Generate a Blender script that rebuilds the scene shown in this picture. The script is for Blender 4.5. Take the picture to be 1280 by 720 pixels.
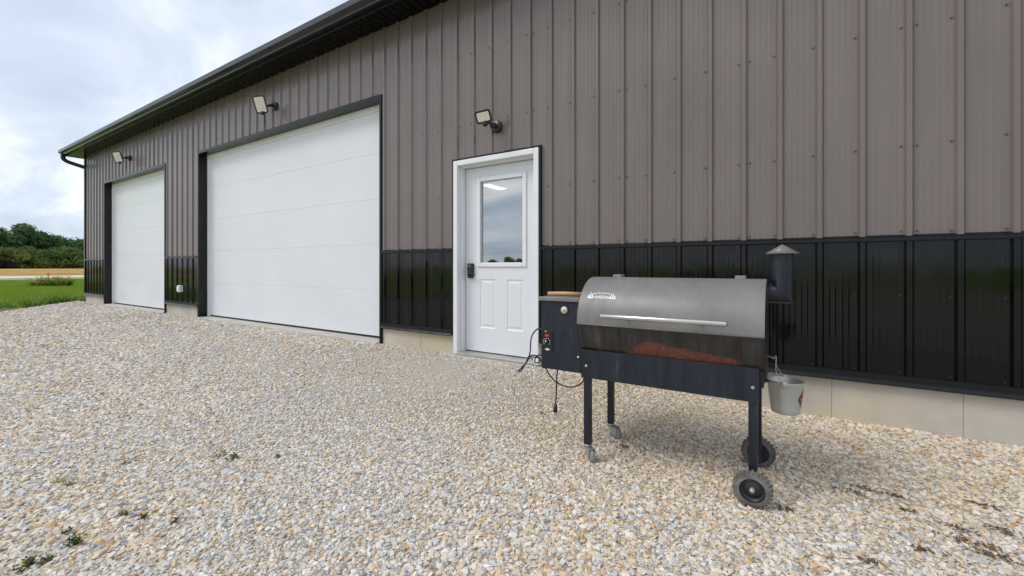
import bpy, math, random
from mathutils import Vector, Matrix, noise
R = math.radians
random.seed(7)
for o in list(bpy.data.objects): bpy.data.objects.remove(o)
scene = bpy.context.scene
COL = scene.collection

# ------------------------------------------------------------------ camera
CAM = Vector((0.0, -3.626, 0.985))
cd = bpy.data.cameras.new('camera'); cam = bpy.data.objects.new('camera', cd); COL.objects.link(cam)
cd.sensor_width = 36.0; cd.lens = 36.0 * 540 / 1280; cd.shift_y = -27 / 1280
cd.clip_start = 0.05; cd.clip_end = 5000
cam.location = CAM; cam.rotation_euler = (R(90), 0, R(32.46))
scene.camera = cam

# ------------------------------------------------------------------ sky + sun (bright overcast)
SUN_EL, SUN_AZ = R(50), R(224)          # azimuth clockwise from +Y : light comes from front-left of the wall
world = bpy.data.worlds.new('World'); scene.world = world; world.use_nodes = True
nt = world.node_tree; N = nt.nodes; L = nt.links
for n in list(N): N.remove(n)
wo = N.new('ShaderNodeOutputWorld'); bg = N.new('ShaderNodeBackground'); bg.inputs['Strength'].default_value = 0.1
sky = N.new('ShaderNodeTexSky'); sky.sky_type = 'NISHITA'; sky.sun_disc = False
sky.sun_elevation = SUN_EL; sky.sun_rotation = SUN_AZ; sky.air_density = 1.0; sky.dust_density = 1.5
tc = N.new('ShaderNodeTexCoord')
sep = N.new('ShaderNodeSeparateXYZ'); L.new(tc.outputs['Generated'], sep.inputs[0])
zz = N.new('ShaderNodeMath'); zz.operation = 'ABSOLUTE'; L.new(sep.outputs['Z'], zz.inputs[0])
za = N.new('ShaderNodeMath'); za.operation = 'ADD'; za.inputs[1].default_value = 0.22; L.new(zz.outputs[0], za.inputs[0])
dx = N.new('ShaderNodeMath'); dx.operation = 'DIVIDE'; L.new(sep.outputs['X'], dx.inputs[0]); L.new(za.outputs[0], dx.inputs[1])
dy = N.new('ShaderNodeMath'); dy.operation = 'DIVIDE'; L.new(sep.outputs['Y'], dy.inputs[0]); L.new(za.outputs[0], dy.inputs[1])
cb = N.new('ShaderNodeCombineXYZ'); L.new(dx.outputs[0], cb.inputs[0]); L.new(dy.outputs[0], cb.inputs[1])
mp = N.new('ShaderNodeMapping'); mp.inputs['Rotation'].default_value = (0, 0, R(35)); mp.inputs['Scale'].default_value = (1.0, 1.9, 1)
mp.inputs['Location'].default_value = (2.3, 0.7, 0)
L.new(cb.outputs[0], mp.inputs['Vector'])
n1 = N.new('ShaderNodeTexNoise'); n1.inputs['Scale'].default_value = 1.15; n1.inputs['Detail'].default_value = 9; n1.inputs['Roughness'].default_value = 0.56
n1.inputs['Distortion'].default_value = 0.45
L.new(mp.outputs[0], n1.inputs['Vector'])
cr = N.new('ShaderNodeValToRGB'); L.new(n1.outputs['Fac'], cr.inputs[0])      # cloud body colour: grey-blue undersides to bright gaps
el = cr.color_ramp.elements
el[0].position = 0.30; el[0].color = (3.7, 4.35, 5.3, 1)
el[1].position = 0.74; el[1].color = (9.3, 9.1, 8.9, 1)
e = cr.color_ramp.elements.new(0.47); e.color = (4.9, 5.5, 6.4, 1)
e = cr.color_ramp.elements.new(0.58); e.color = (6.3, 6.7, 7.3, 1)
n2 = N.new('ShaderNodeTexNoise'); n2.inputs['Scale'].default_value = 0.7; n2.inputs['Detail'].default_value = 5
L.new(mp.outputs[0], n2.inputs['Vector'])
cov = N.new('ShaderNodeMapRange'); cov.inputs['From Min'].default_value = 0.30; cov.inputs['From Max'].default_value = 0.6
cov.inputs['To Min'].default_value = 0.80; cov.inputs['To Max'].default_value = 1.0
L.new(n2.outputs['Fac'], cov.inputs['Value'])
mx = N.new('ShaderNodeMix'); mx.data_type = 'RGBA'; L.new(cov.outputs[0], mx.inputs['Factor'])
L.new(sky.outputs[0], mx.inputs['A']); L.new(cr.outputs[0], mx.inputs['B'])
L.new(mx.outputs['Result'], bg.inputs['Color']); L.new(bg.outputs[0], wo.inputs['Surface'])

sd = bpy.data.lights.new('sun', 'SUN'); sun = bpy.data.objects.new('sun', sd); COL.objects.link(sun)
sd.energy = 1.1; sd.angle = R(26); sd.color = (1.0, 0.94, 0.86)
sv = Vector((math.sin(SUN_AZ) * math.cos(SUN_EL), math.cos(SUN_AZ) * math.cos(SUN_EL), math.sin(SUN_EL)))
sun.rotation_euler = (-sv).to_track_quat('-Z', 'Y').to_euler(); sun.location = sv * 40
scene.view_settings.view_transform = 'Standard'; scene.view_settings.look = 'None'
scene.view_settings.gamma = 1.0; scene.view_settings.use_curve_mapping = False
scene.view_settings.exposure = 0.66
scene.cycles.max_bounces = 6; scene.cycles.diffuse_bounces = 3; scene.cycles.glossy_bounces = 3; scene.cycles.transmission_bounces = 4; scene.cycles.transparent_max_bounces = 8

# ------------------------------------------------------------------ helpers
def setp(o, label=None, cat=None, group=None, kind=None):
    if label: o['label'] = label
    if cat: o['category'] = cat
    if group: o['group'] = group
    if kind: o['kind'] = kind
    return o
def thing(name, label, cat, loc=(0, 0, 0), group=None):
    o = bpy.data.objects.new(name, None); COL.objects.link(o); o.location = loc; o.empty_display_size = 0.1
    return setp(o, label, cat, group)
def rootloc(p):
    v = Vector((0, 0, 0))
    while p is not None: v += p.location; p = p.parent
    return v

class MB:
    def __init__(s): s.v = []; s.f = []; s.smooth = []
    def add(s, vs, fs, sm=False):
        b = len(s.v); s.v += [tuple(v) for v in vs]; s.f += [tuple(i + b for i in f) for f in fs]; s.smooth += [sm] * len(fs); return s
    def box(s, x0, x1, y0, y1, z0, z1, M=None):
        vs = [Vector((x, y, z)) for x in (x0, x1) for y in (y0, y1) for z in (z0, z1)]
        if M is not None: vs = [M @ v for v in vs]
        return s.add(vs, [(0, 1, 3, 2), (4, 6, 7, 5), (0, 4, 5, 1), (2, 3, 7, 6), (0, 2, 6, 4), (1, 5, 7, 3)])
    def prism(s, pts, axis, a, b, sm=False):     # 2-D outline (in the two other axes) swept along axis from a to b
        def P(p, t): return (t, p[0], p[1]) if axis == 'x' else (p[0], t, p[1]) if axis == 'y' else (p[0], p[1], t)
        n = len(pts); vs = [P(p, a) for p in pts] + [P(p, b) for p in pts]
        s.add(vs, [(i, (i + 1) % n, n + (i + 1) % n, n + i) for i in range(n)], sm)
        return s.add(vs, [tuple(range(n))[::-1], tuple(range(n, 2 * n))])
    def strip(s, pts, axis, a, b, sm=False):     # open profile sweep
        def P(p, t): return (t, p[0], p[1]) if axis == 'x' else (p[0], t, p[1]) if axis == 'y' else (p[0], p[1], t)
        n = len(pts); vs = [P(p, a) for p in pts] + [P(p, b) for p in pts]
        return s.add(vs, [(i, i + 1, n + i + 1, n + i) for i in range(n - 1)], sm)
    def tube(s, path, r, seg=10, caps=True, sm=True):
        path = [Vector(p) for p in path]; n = len(path); rr = r if isinstance(r, (list, tuple)) else [r] * n
        up = None; vs = []
        for i, p in enumerate(path):
            t = (path[min(i + 1, n - 1)] - path[max(i - 1, 0)]).normalized()
            if up is None: up = t.orthogonal().normalized()
            up = (up - t * up.dot(t)); up = up.normalized() if up.length > 1e-6 else t.orthogonal().normalized()
            w = t.cross(up)
            for k in range(seg):
                a = 2 * math.pi * k / seg; vs.append(p + (up * math.cos(a) + w * math.sin(a)) * rr[i])
        fs = [(i * seg + k, i * seg + (k + 1) % seg, (i + 1) * seg + (k + 1) % seg, (i + 1) * seg + k) for i in range(n - 1) for k in range(seg)]
        s.add(vs, fs, sm)
        if caps: s.add(vs[:seg], [tuple(range(seg))[::-1]]); s.add(vs[-seg:], [tuple(range(seg))])
        return s
    def lathe(s, c, axis, prof, seg=24, sm=True):   # prof: (distance along axis, radius)
        c = Vector(c); ax = Vector(axis).normalized(); u = ax.orthogonal().normalized(); w = ax.cross(u); vs = []
        for (d, r) in prof:
            for k in range(seg):
                a = 2 * math.pi * k / seg; vs.append(c + ax * d + (u * math.cos(a) + w * math.sin(a)) * r)
        n = len(prof)
        return s.add(vs, [(i * seg + k, i * seg + (k + 1) % seg, (i + 1) * seg + (k + 1) % seg, (i + 1) * seg + k) for i in range(n - 1) for k in range(seg)], sm)
    def build(s, name, mat, parent=None, bevel=0, seg=2, fix=True):
        off = rootloc(parent); me = bpy.data.meshes.new(name)
        me.from_pydata([(v[0] - off.x, v[1] - off.y, v[2] - off.z) for v in s.v], [], s.f); me.validate()
        if len(me.polygons) == len(s.smooth): me.polygons.foreach_set('use_smooth', s.smooth)
        if fix:
            import bmesh
            bm = bmesh.new(); bm.from_mesh(me); bmesh.ops.remove_doubles(bm, verts=bm.verts, dist=1e-5)
            bmesh.ops.recalc_face_normals(bm, faces=bm.faces); bm.to_mesh(me); bm.free()
        if mat: me.materials.append(mat)
        o = bpy.data.objects.new(name, me); COL.objects.link(o); o.parent = parent
        if bevel:
            m = o.modifiers.new('bevel', 'BEVEL'); m.width = bevel; m.segments = seg; m.limit_method = 'ANGLE'; m.angle_limit = R(40)
        return o

# ------------------------------------------------------------------ materials
def base_mat(name, color, rough=0.5, metal=0.0, spec=0.5):
    m = bpy.data.materials.new(name); m.use_nodes = True; b = m.node_tree.nodes['Principled BSDF']
    b.inputs['Base Color'].default_value = (*color, 1); b.inputs['Roughness'].default_value = rough
    b.inputs['Metallic'].default_value = metal; b.inputs['Specular IOR Level'].default_value = spec
    return m, m.node_tree.nodes, m.node_tree.links, b
def noise_node(N, L, scale, detail=4, rough=0.55, coord='Object', stretch=None, dist=0.0):
    t = N.new('ShaderNodeTexCoord'); n = N.new('ShaderNodeTexNoise')
    n.inputs['Scale'].default_value = scale; n.inputs['Detail'].default_value = detail; n.inputs['Roughness'].default_value = rough; n.inputs['Distortion'].default_value = dist
    if stretch:
        mm = N.new('ShaderNodeMapping'); mm.inputs['Scale'].default_value = stretch; L.new(t.outputs[coord], mm.inputs[0]); L.new(mm.outputs[0], n.inputs['Vector'])
    else: L.new(t.outputs[coord], n.inputs['Vector'])
    return n
def ramp(N, L, src, stops, interp='LINEAR'):
    r = N.new('ShaderNodeValToRGB'); r.color_ramp.interpolation = interp; L.new(src, r.inputs[0]); es = r.color_ramp.elements
    while len(es) < len(stops): es.new(0.5)
    for e_, (p, c) in zip(es, stops): e_.position = p; e_.color = (*c, 1) if len(c) == 3 else c
    return r
def mixc(N, L, fac, a, b):
    x = N.new('ShaderNodeMix'); x.data_type = 'RGBA'
    for sock, val in (('Factor', fac), ('A', a), ('B', b)):
        if hasattr(val, 'links'): L.new(val, x.inputs[sock])
        elif sock == 'Factor': x.inputs[sock].default_value = val
        else: x.inputs[sock].default_value = (*val, 1)
    return x.outputs['Result']
def maprange(N, L, src, a, b, c, d):
    m = N.new('ShaderNodeMapRange'); L.new(src, m.inputs['Value'])
    for k, v in (('From Min', a), ('From Max', b), ('To Min', c), ('To Max', d)): m.inputs[k].default_value = v
    return m.outputs[0]
def bumpn(N, L, b, src, strength, dist):
    bp = N.new('ShaderNodeBump'); bp.inputs['Strength'].default_value = strength; bp.inputs['Distance'].default_value = dist
    L.new(src, bp.inputs['Height']); L.new(bp.outputs[0], b.inputs['Normal']); return bp
def mottled(name, c0, c1, rough=0.5, scale=6, metal=0, spec=0.5, stretch=None, bump=0.0, bscale=None, bdist=0.004, rr=0.1, detail=5):
    m, N, L, b = base_mat(name, c0, rough, metal, spec)
    n = noise_node(N, L, scale, detail, 0.6, stretch=stretch)
    r = ramp(N, L, n.outputs['Fac'], [(0.3, c0), (0.7, c1)]); L.new(r.outputs[0], b.inputs['Base Color'])
    L.new(maprange(N, L, n.outputs['Fac'], 0.3, 0.7, rough - rr, rough + rr), b.inputs['Roughness'])
    if bump:
        nb = noise_node(N, L, bscale or scale * 6, 4); bumpn(N, L, b, nb.outputs['Fac'], bump, bdist)
    return m

# painted steel: colour coat with faint dust streaks, chalky dust low on the wall, slight oil-canning
def steel(name, c, dust, rough, streak=0.35, wav=0.12, spec=0.5):
    m, N, L, b = base_mat(name, c, rough, spec=spec)
    st = noise_node(N, L, 2.2, 4, 0.5, stretch=(6, 6, 0.30)); sp = noise_node(N, L, 1.3, 3, 0.5)
    mul = N.new('ShaderNodeMath'); mul.operation = 'MULTIPLY'; L.new(st.outputs['Fac'], mul.inputs[0]); L.new(sp.outputs['Fac'], mul.inputs[1])
    f = maprange(N, L, mul.outputs[0], 0.16, 0.42, 0.0, streak)
    L.new(mixc(N, L, f, c, dust), b.inputs['Base Color'])
    L.new(maprange(N, L, mul.outputs[0], 0.15, 0.4, rough - 0.03, rough + 0.08), b.inputs['Roughness'])
    oc = noise_node(N, L, 1.6, 2, 0.4, stretch=(1.6, 1, 0.7)); bumpn(N, L, b, oc.outputs['Fac'], wav, 0.03)
    return m
M = {}
M['siding'] = steel('taupe painted steel', (0.150, 0.120, 0.109), (0.205, 0.168, 0.153), 0.18, 0.45, 0.10, 0.7)
M['black_steel'] = steel('black painted steel', (0.0022, 0.0022, 0.0030), (0.008, 0.0078, 0.0078), 0.075, 0.30, 0.16, 0.36)
M['black_trim'] = steel('black trim steel', (0.007, 0.0075, 0.009), (0.018, 0.018, 0.019), 0.20, 0.25, 0.03, 0.3)
M['soffit'] = steel('black soffit steel', (0.0025, 0.0025, 0.0028), (0.005, 0.005, 0.005), 0.24, 0.2, 0.04, 0.14)
M['gutter'] = steel('black gutter', (0.008, 0.010, 0.013), (0.02, 0.022, 0.025), 0.24, 0.25, 0.02, 0.5)
M['screw'] = base_mat('painted screw', (0.105, 0.086, 0.080), 0.45, 0.1)[0]
M['screw_black'] = base_mat('black screw', (0.02, 0.02, 0.022), 0.35, 0.3)[0]
M['door_white'] = mottled('white door steel', (0.70, 0.715, 0.75), (0.74, 0.755, 0.785), 0.42, 1.2, bump=0.12, bscale=220, bdist=0.001)
M['frame_white'] = mottled('white painted trim', (0.73, 0.74, 0.76), (0.79, 0.795, 0.81), 0.4, 3)
M['concrete'] = mottled('poured concrete', (0.42, 0.40, 0.365), (0.53, 0.51, 0.475), 0.85, 2.6, bump=0.25, bscale=60, bdist=0.003, rr=0.05, detail=8)
M['rubber'] = mottled('black rubber', (0.018, 0.018, 0.018), (0.04, 0.039, 0.037), 0.75, 30)
M['lock'] = base_mat('black lock', (0.012, 0.012, 0.014), 0.3)[0]
M['alu'] = mottled('threshold aluminium', (0.42, 0.40, 0.36), (0.55, 0.53, 0.5), 0.4, 8, metal=0.6)
M['interior'] = mottled('interior liner', (0.10, 0.10, 0.10), (0.14, 0.14, 0.14), 0.7, 2)
M['interior_floor'] = mottled('interior floor', (0.12, 0.118, 0.11), (0.17, 0.165, 0.16), 0.5, 2)
M['white_plastic'] = base_mat('white plastic', (0.72, 0.72, 0.70), 0.45)[0]
# stained form-poured foundation: tan iron/earth stain patches with a shape of their own
m, N, L, b = base_mat('foundation concrete', (0.5, 0.48, 0.44), 0.85)
n_a = noise_node(N, L, 2.2, 7, 0.62); n_b = noise_node(N, L, 1.1, 4, 0.5, stretch=(1, 1, 1.6)); n_c = noise_node(N, L, 55, 4)
ca = ramp(N, L, n_a.outputs['Fac'], [(0.3, (0.41, 0.37, 0.315)), (0.7, (0.58, 0.54, 0.475))])
col = mixc(N, L, maprange(N, L, n_b.outputs['Fac'], 0.46, 0.66, 0, 0.6), ca.outputs[0], (0.56, 0.45, 0.27))
L.new(col, b.inputs['Base Color']); bumpn(N, L, b, n_c.outputs['Fac'], 0.3, 0.003); M['foundation'] = m
# window glass: insulated pane, partly mirroring
m = bpy.data.materials.new('window glass'); m.use_nodes = True; N = m.node_tree.nodes; L = m.node_tree.links; N.clear()
o_ = N.new('ShaderNodeOutputMaterial'); g = N.new('ShaderNodeBsdfGlossy'); g.inputs['Roughness'].default_value = 0.01; g.inputs['Color'].default_value = (0.9, 0.93, 0.95, 1)
t_ = N.new('ShaderNodeBsdfTransparent'); t_.inputs['Color'].default_value = (0.62, 0.66, 0.66, 1); x_ = N.new('ShaderNodeMixShader')
lw = N.new('ShaderNodeFresnel'); lw.inputs['IOR'].default_value = 1.5
ad = N.new('ShaderNodeMath'); ad.operation = 'MULTIPLY_ADD'; ad.inputs[1].default_value = 1.6; ad.inputs[2].default_value = 0.32; L.new(lw.outputs[0], ad.inputs[0])
L.new(ad.outputs[0], x_.inputs[0]); L.new(t_.outputs[0], x_.inputs[1]); L.new(g.outputs[0], x_.inputs[2]); L.new(x_.outputs[0], o_.inputs[0]); M['glass'] = m
m, N, L, b = base_mat('lit panel', (0.9, 0.9, 0.85), 0.5); b.inputs['Emission Color'].default_value = (1, 0.93, 0.8, 1); b.inputs['Emission Strength'].default_value = 4; M['lit'] = m
M['lens'] = mottled('cream lamp lens', (0.74, 0.68, 0.56), (0.80, 0.75, 0.63), 0.3, 20)
M['lamp_black'] = mottled('lamp housing', (0.012, 0.012, 0.013), (0.025, 0.025, 0.027), 0.35, 20)

# ------------------------------------------------------------------ terrain
def sstep(a, b, x):
    t = max(0.0, min(1.0, (x - a) / (b - a))); return t * t * (3 - 2 * t)
def gz(x, y):                       # gravel surface: banked up to the building, falling away from it
    w = 0.03 + (-0.045 - 0.03) * sstep(-2.2, 0.1, x)
    z = w + (-0.094 - w) * sstep(0.0, 1.0 if x > -1.6 else 1.0 + min(2.0, (-1.6 - x)), -y)
    return z + 0.010 * noise.noise(Vector((x * 0.9, y * 0.9, 3.1))) * sstep(0.2, 2.4, -y)
LAWN_Z = -0.13
def edge_x(y):                      # the yard's ragged diagonal edge towards the lawn
    return min(-9.6, -16.55 + 1.03 * (0.1 - y)) + 0.22 * noise.noise(Vector((0, y * 0.8, 9)))
# one sheet reaching the horizon
m, N, L, b = base_mat('lawn grass', (0.07, 0.13, 0.02), 0.85, spec=0.15)
na = noise_node(N, L, 0.22, 5, 0.6); nb = noise_node(N, L, 3.0, 6, 0.7)
c1 = ramp(N, L, na.outputs['Fac'], [(0.3, (0.24, 0.34, 0.05)), (0.7, (0.31, 0.41, 0.075))])
L.new(mixc(N, L, maprange(N, L, nb.outputs['Fac'], 0.35, 0.65, 0, 0.5), c1.outputs[0], (0.18, 0.27, 0.04)), b.inputs['Base Color'])
bumpn(N, L, b, nb.outputs['Fac'], 0.6, 0.08); M['lawn'] = m
mb = MB(); Rr = [0, 15, 30, 60, 120, 250, 500, 1000, 2500]
vs = [(0, 0, LAWN_Z)] + [(r * math.cos(a * math.pi / 24), r * math.sin(a * math.pi / 24), LAWN_Z) for r in Rr[1:] for a in range(48)]
fs = [(0, 1 + a, 1 + (a + 1) % 48) for a in range(48)]
for i in range(len(Rr) - 2):
    for a in range(48): fs.append((1 + i * 48 + a, 1 + (i + 1) * 48 + a, 1 + (i + 1) * 48 + (a + 1) % 48, 1 + i * 48 + (a + 1) % 48))
mb.add(vs, fs); ground = mb.build('ground', M['lawn'], fix=True); setp(ground, 'flat mown green lawn running out to the field', 'ground', kind='structure')

# gravel yard
m, N, L, b = base_mat('gravel bed', (0.36, 0.33, 0.29), 0.95, spec=0.2)
v1 = N.new('ShaderNodeTexVoronoi'); v1.inputs['Scale'].default_value = 60; v1.inputs['Randomness'].default_value = 1
t1 = N.new('ShaderNodeTexCoord'); L.new(t1.outputs['Object'], v1.inputs['Vector'])
sp_ = N.new('ShaderNodeSeparateColor'); L.new(v1.outputs['Color'], sp_.inputs[0])
cr_ = ramp(N, L, sp_.outputs[0], [(0.0, (0.33, 0.30, 0.26)), (0.35, (0.46, 0.42, 0.36)), (0.6, (0.50, 0.49, 0.47)), (0.85, (0.44, 0.45, 0.46)), (1.0, (0.56, 0.46, 0.33))])
nn = noise_node(N, L, 90, 3, 0.7); nl = noise_node(N, L, 0.7, 4, 0.6)
fines = ramp(N, L, nn.outputs['Fac'], [(0.3, (0.47, 0.42, 0.345)), (0.7, (0.68, 0.615, 0.51))])
L.new(mixc(N, L, maprange(N, L, nl.outputs['Fac'], 0.4, 0.65, 0.5, 0.9), cr_.outputs[0], fines.outputs[0]), b.inputs['Base Color'])
h_ = N.new('ShaderNodeMath'); h_.operation = 'SUBTRACT'; h_.inputs[0].default_value = 1; L.new(v1.outputs['Distance'], h_.inputs[1])
bumpn(N, L, b, h_.outputs[0], 0.8, 0.02); M['gravel_bed'] = m
YX0, YX1, YY0, YY1 = -17.2, 9.0, -24.0, 0.02
def yard_grid(step, edge=True):
    nx = int((YX1 - YX0) / step); ny = int((YY1 - YY0) / step); vs = []; fs = []
    for j in range(ny + 1):
        for i in range(nx + 1):
            x = YX0 + (YX1 - YX0) * i / nx; y = YY0 + (YY1 - YY0) * j / ny
            ex = edge_x(y); x = ex + (x - YX0) * (YX1 - ex) / (YX1 - YX0)
            z = gz(x, y)
            if edge and (i == 0 or j == 0 or i == nx): z = LAWN_Z - 0.03
            vs.append((x, y, z))
    for j in range(ny):
        for i in range(nx):
            a = j * (nx + 1) + i; fs.append((a, a + 1, a + nx + 2, a + nx + 1))
    return vs, fs
vs, fs = yard_grid(0.16); mb = MB(); mb.add(vs, fs, True); yard = mb.build('gravel_yard', M['gravel_bed'], fix=False)
setp(yard, 'gravel parking yard in front of the dark metal building', 'ground', kind='structure')
# brown bare-earth strip along the yard's far edge
m = mottled('bare earth', (0.10, 0.072, 0.048), (0.19, 0.145, 0.10), 0.95, 5, bump=0.8, bscale=14, bdist=0.05); M['earth'] = m
mb = MB(); vs = []; fs = []; nY = 180
for j in range(nY + 1):
    y = -24.2 + 24.6 * j / nY
    x1 = edge_x(y) + 0.12; wv = 0.75 * sstep(0.2, -1.3, y) if y > -1.3 else 0.75
    x0 = x1 - 0.25 - wv - 0.25 * noise.noise(Vector((1, y * 1.1, 2)))
    for k in range(5):
        f = k / 4; hh = LAWN_Z + 0.004 + (0.11 + 0.05 * noise.noise(Vector((x0 + f, y * 2.2, 0)))) * math.sin(math.pi * f)
        vs.append((x0 + (x1 - x0) * f, y, hh - (0.06 if k == 0 else 0)))
for j in range(nY):
    for k in range(4): fs.append((j * 5 + k, j * 5 + k + 1, j * 5 + k + 6, j * 5 + k + 5))
mb.add(vs, fs, True); setp(mb.build('earth_verge', M['earth'], fix=False), 'strip of bare brown earth between gravel and lawn', 'ground', kind='structure')

# far road, crop field
M['road'] = mottled('pale road', (0.50, 0.48, 0.44), (0.60, 0.58, 0.54), 0.9, 0.8)
mb = MB(); mb.box(-71, -58.5, -400, 400, LAWN_Z - 0.2, LAWN_Z + 0.06); setp(mb.build('road', M['road']), 'pale straight country road beyond the lawn', 'road', kind='structure')
m, N, L, b = base_mat('ripe soybean crop', (0.4, 0.25, 0.09), 0.9, spec=0.1)
na = noise_node(N, L, 0.5, 5, 0.65, stretch=(1, 0.12, 1)); nb = noise_node(N, L, 0.05, 3, 0.5)
c1 = ramp(N, L, na.outputs['Fac'], [(0.3, (0.27, 0.135, 0.045)), (0.5, (0.44, 0.25, 0.085)), (0.7, (0.55, 0.37, 0.16))])
L.new(mixc(N, L, maprange(N, L, nb.outputs['Fac'], 0.45, 0.65, 0, 0.5), c1.outputs[0], (0.30, 0.28, 0.07)), b.inputs['Base Color'])
bumpn(N, L, b, na.outputs['Fac'], 0.7, 0.3); M['crop'] = m
mb = MB(); vs = []; fs = []; nr = 150; ncol = 60
for i in range(nr + 1):
    x = -74 - 132 * (i / nr)
    for j in range(ncol + 1):
        y = -90 + 260 * j / ncol
        vs.append((x, y, LAWN_Z + 0.02 + (0.0 if i == 0 else 0.25 + 0.14 * random.random())))
for i in range(nr):
    for j in range(ncol): a = i * (ncol + 1) + j; fs.append((a, a + 1, a + ncol + 2, a + ncol + 1))
mb.add(vs, fs, False); setp(mb.build('crop_field', M['crop'], fix=False), 'golden brown ripe crop field in front of the tree line', 'field', kind='stuff')

# ------------------------------------------------------------------ building
WX0, WX1, DEP = -15.83, 6.2, 12.0            # wall extent, building depth
Z_ST, Z_WT, Z_EV = 0.25, 1.165, 3.90          # bottom of steel, top of wainscot, soffit
PAN = 0.9144; RIB0 = -0.268
BIG = (-9.11, -4.223, 3.05); SMALL = (-14.235, -10.64, 3.03); WALK = (-3.045, -1.981, 2.13)
REC = 0.15
barn = thing('metal_building', 'long taupe and black ribbed metal building with white doors', 'building', (-4.8, 0, 0))

def prof(u):                                   # steel panel profile: depth at distance u from a major rib centre (period 9 in)
    u = (u + 0.1143) % 0.2286 - 0.1143; a = abs(u)
    if a < 0.013: return 0.019
    if a < 0.025: return 0.019 * (0.025 - a) / 0.012
    for c in (0.062, 0.095):
        d = abs(a - c)
        if d < 0.004: return 0.0016
        if d < 0.010: return 0.0016 * (0.010 - d) / 0.006
    return 0.0
KN = sorted(set([round(s_ * k, 4) for s_ in (-1, 1) for k in (0.013, 0.025, 0.052, 0.058, 0.066, 0.072, 0.085, 0.091, 0.099, 0.105)]))
def panel_strip(mb, xa, xb, za, zb, lap=None, lift=0.0, along='x', base=0.0, ph=RIB0, sgn=-1):
    xs = {xa, xb}; k0 = math.floor((xa - ph) / 0.2286) - 1; k1 = math.ceil((xb - ph) / 0.2286) + 1
    for k in range(k0, k1 + 1):
        for q in KN:
            x = ph + k * 0.2286 + q
            if xa < x < xb: xs.add(x)
    xs = sorted(xs); pts = []
    for x in xs:
        d = prof(x - ph) + lift + (0.0016 if lap is not None and x > lap - 0.04 else 0)
        pts.append((x, base + sgn * d) if along == 'x' else (base + sgn * d, x))
    mb.strip(pts, 'z', za, zb)
def clip_openings(xa, xb, z0, z1):             # pieces of a panel left around the openings
    out = []; cuts = {xa, xb}
    for (a, b_, t) in (BIG, SMALL, WALK):
        for c in (a, b_):
            if xa < c < xb: cuts.add(c)
    cuts = sorted(cuts)
    for p, q in zip(cuts[:-1], cuts[1:]):
        mid = (p + q) / 2; zb = z0
        for (a, b_, t) in (BIG, SMALL, WALK):
            if a < mid < b_: zb = max(zb, t)
        if zb < z1 - 0.01: out.append((p, q, zb, z1))
    return out
def screw(mb, x, z, y=0.0, r=0.0065):
    mb.lathe((x, y, z), (0, -1, 0), [(0, r * 1.25), (0.002, r * 1.25), (0.0025, r * 0.8), (0.006, r * 0.72), (0.0062, 0.0001)], 6, False)
k = math.floor((WX0 - RIB0) / PAN)
x = RIB0 + k * PAN
while x < WX1:
    xa, xb = max(x, WX0), min(x + PAN, WX1); xe = min(xb + 0.03, WX1); full = xb > x + PAN - 0.01
    mb = MB(); got = False
    for (p, q, z0, z1) in clip_openings(xa, xe, Z_WT + 0.012, Z_EV + 0.02):
        panel_strip(mb, p, q, z0, z1, lap=x + PAN if full else None, lift=0.0004); got = True
    if got:
        pn = mb.build('siding_panel', M['siding'], barn, fix=False)
        sm = MB()
        for r_ in range(4):
            sx = x + 0.2286 * r_
            for zrow in (1.205, 1.743, 2.49, 3.24):
                for off in ((-0.037, 0.037) if r_ == 0 else (-0.037,)):
                    xx = sx + off
                    if WX0 < xx < WX1 and not any(a - 0.03 < xx < b_ + 0.03 and zrow < t + 0.05 for a, b_, t in (BIG, SMALL, WALK)): screw(sm, xx, zrow + 0.004 * random.uniform(-1, 1), -0.0015)
        if sm.v: setp(sm.build('panel_screws', M['screw'], pn, fix=False), kind='stuff')
    mb = MB(); got = False
    for (p, q, z0, z1) in clip_openings(xa, xe, Z_ST, Z_WT):
        if z0 > Z_ST + 0.01: continue
        panel_strip(mb, p, q, z0, z1, lap=x + PAN if full else None, lift=0.0004); got = True
    if got:
        pn = mb.build('wainscot_panel', M['black_steel'], barn, fix=False)
        sm = MB()
        for r_ in range(4):
            xx = x + 0.2286 * r_ - 0.042
            if WX0 < xx < WX1 and not any(a - 0.03 < xx < b_ + 0.03 for a, b_, t in (BIG, SMALL, WALK)): screw(sm, xx, 0.312, -0.0015); screw(sm, xx, 0.80, -0.0015)
        if sm.v: setp(sm.build('panel_screws', M['screw_black'], pn, fix=False), kind='stuff')
    x += PAN
# trim runs between the openings
runs = [(WX0, SMALL[0] - 0.03), (SMALL[1] + 0.03, BIG[0] - 0.03), (BIG[1] + 0.03, WALK[0] - 0.02), (WALK[1] + 0.02, WX1)]
for a, b_ in runs:
    MB().prism([(0.0, 1.143), (-0.026, 1.143), (-0.030, 1.149), (-0.030, 1.168), (-0.022, 1.176), (-0.006, 1.186), (0.0, 1.186)], 'x', a, b_).build('ledge_trim', M['black_trim'], barn)
    MB().prism([(0.0, 0.245), (-0.046, 0.232), (-0.048, 0.238), (-0.036, 0.252), (-0.030, 0.258), (-0.028, 0.296), (-0.021, 0.298), (0.0, 0.298)], 'x', a, b_).build('base_trim', M['black_trim'], barn)
MB().box(WX0 - 0.02, WX0 + 0.055, -0.028, 0.06, 0.23, Z_EV).build('corner_trim', M['black_trim'], barn, 0.004)
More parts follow.
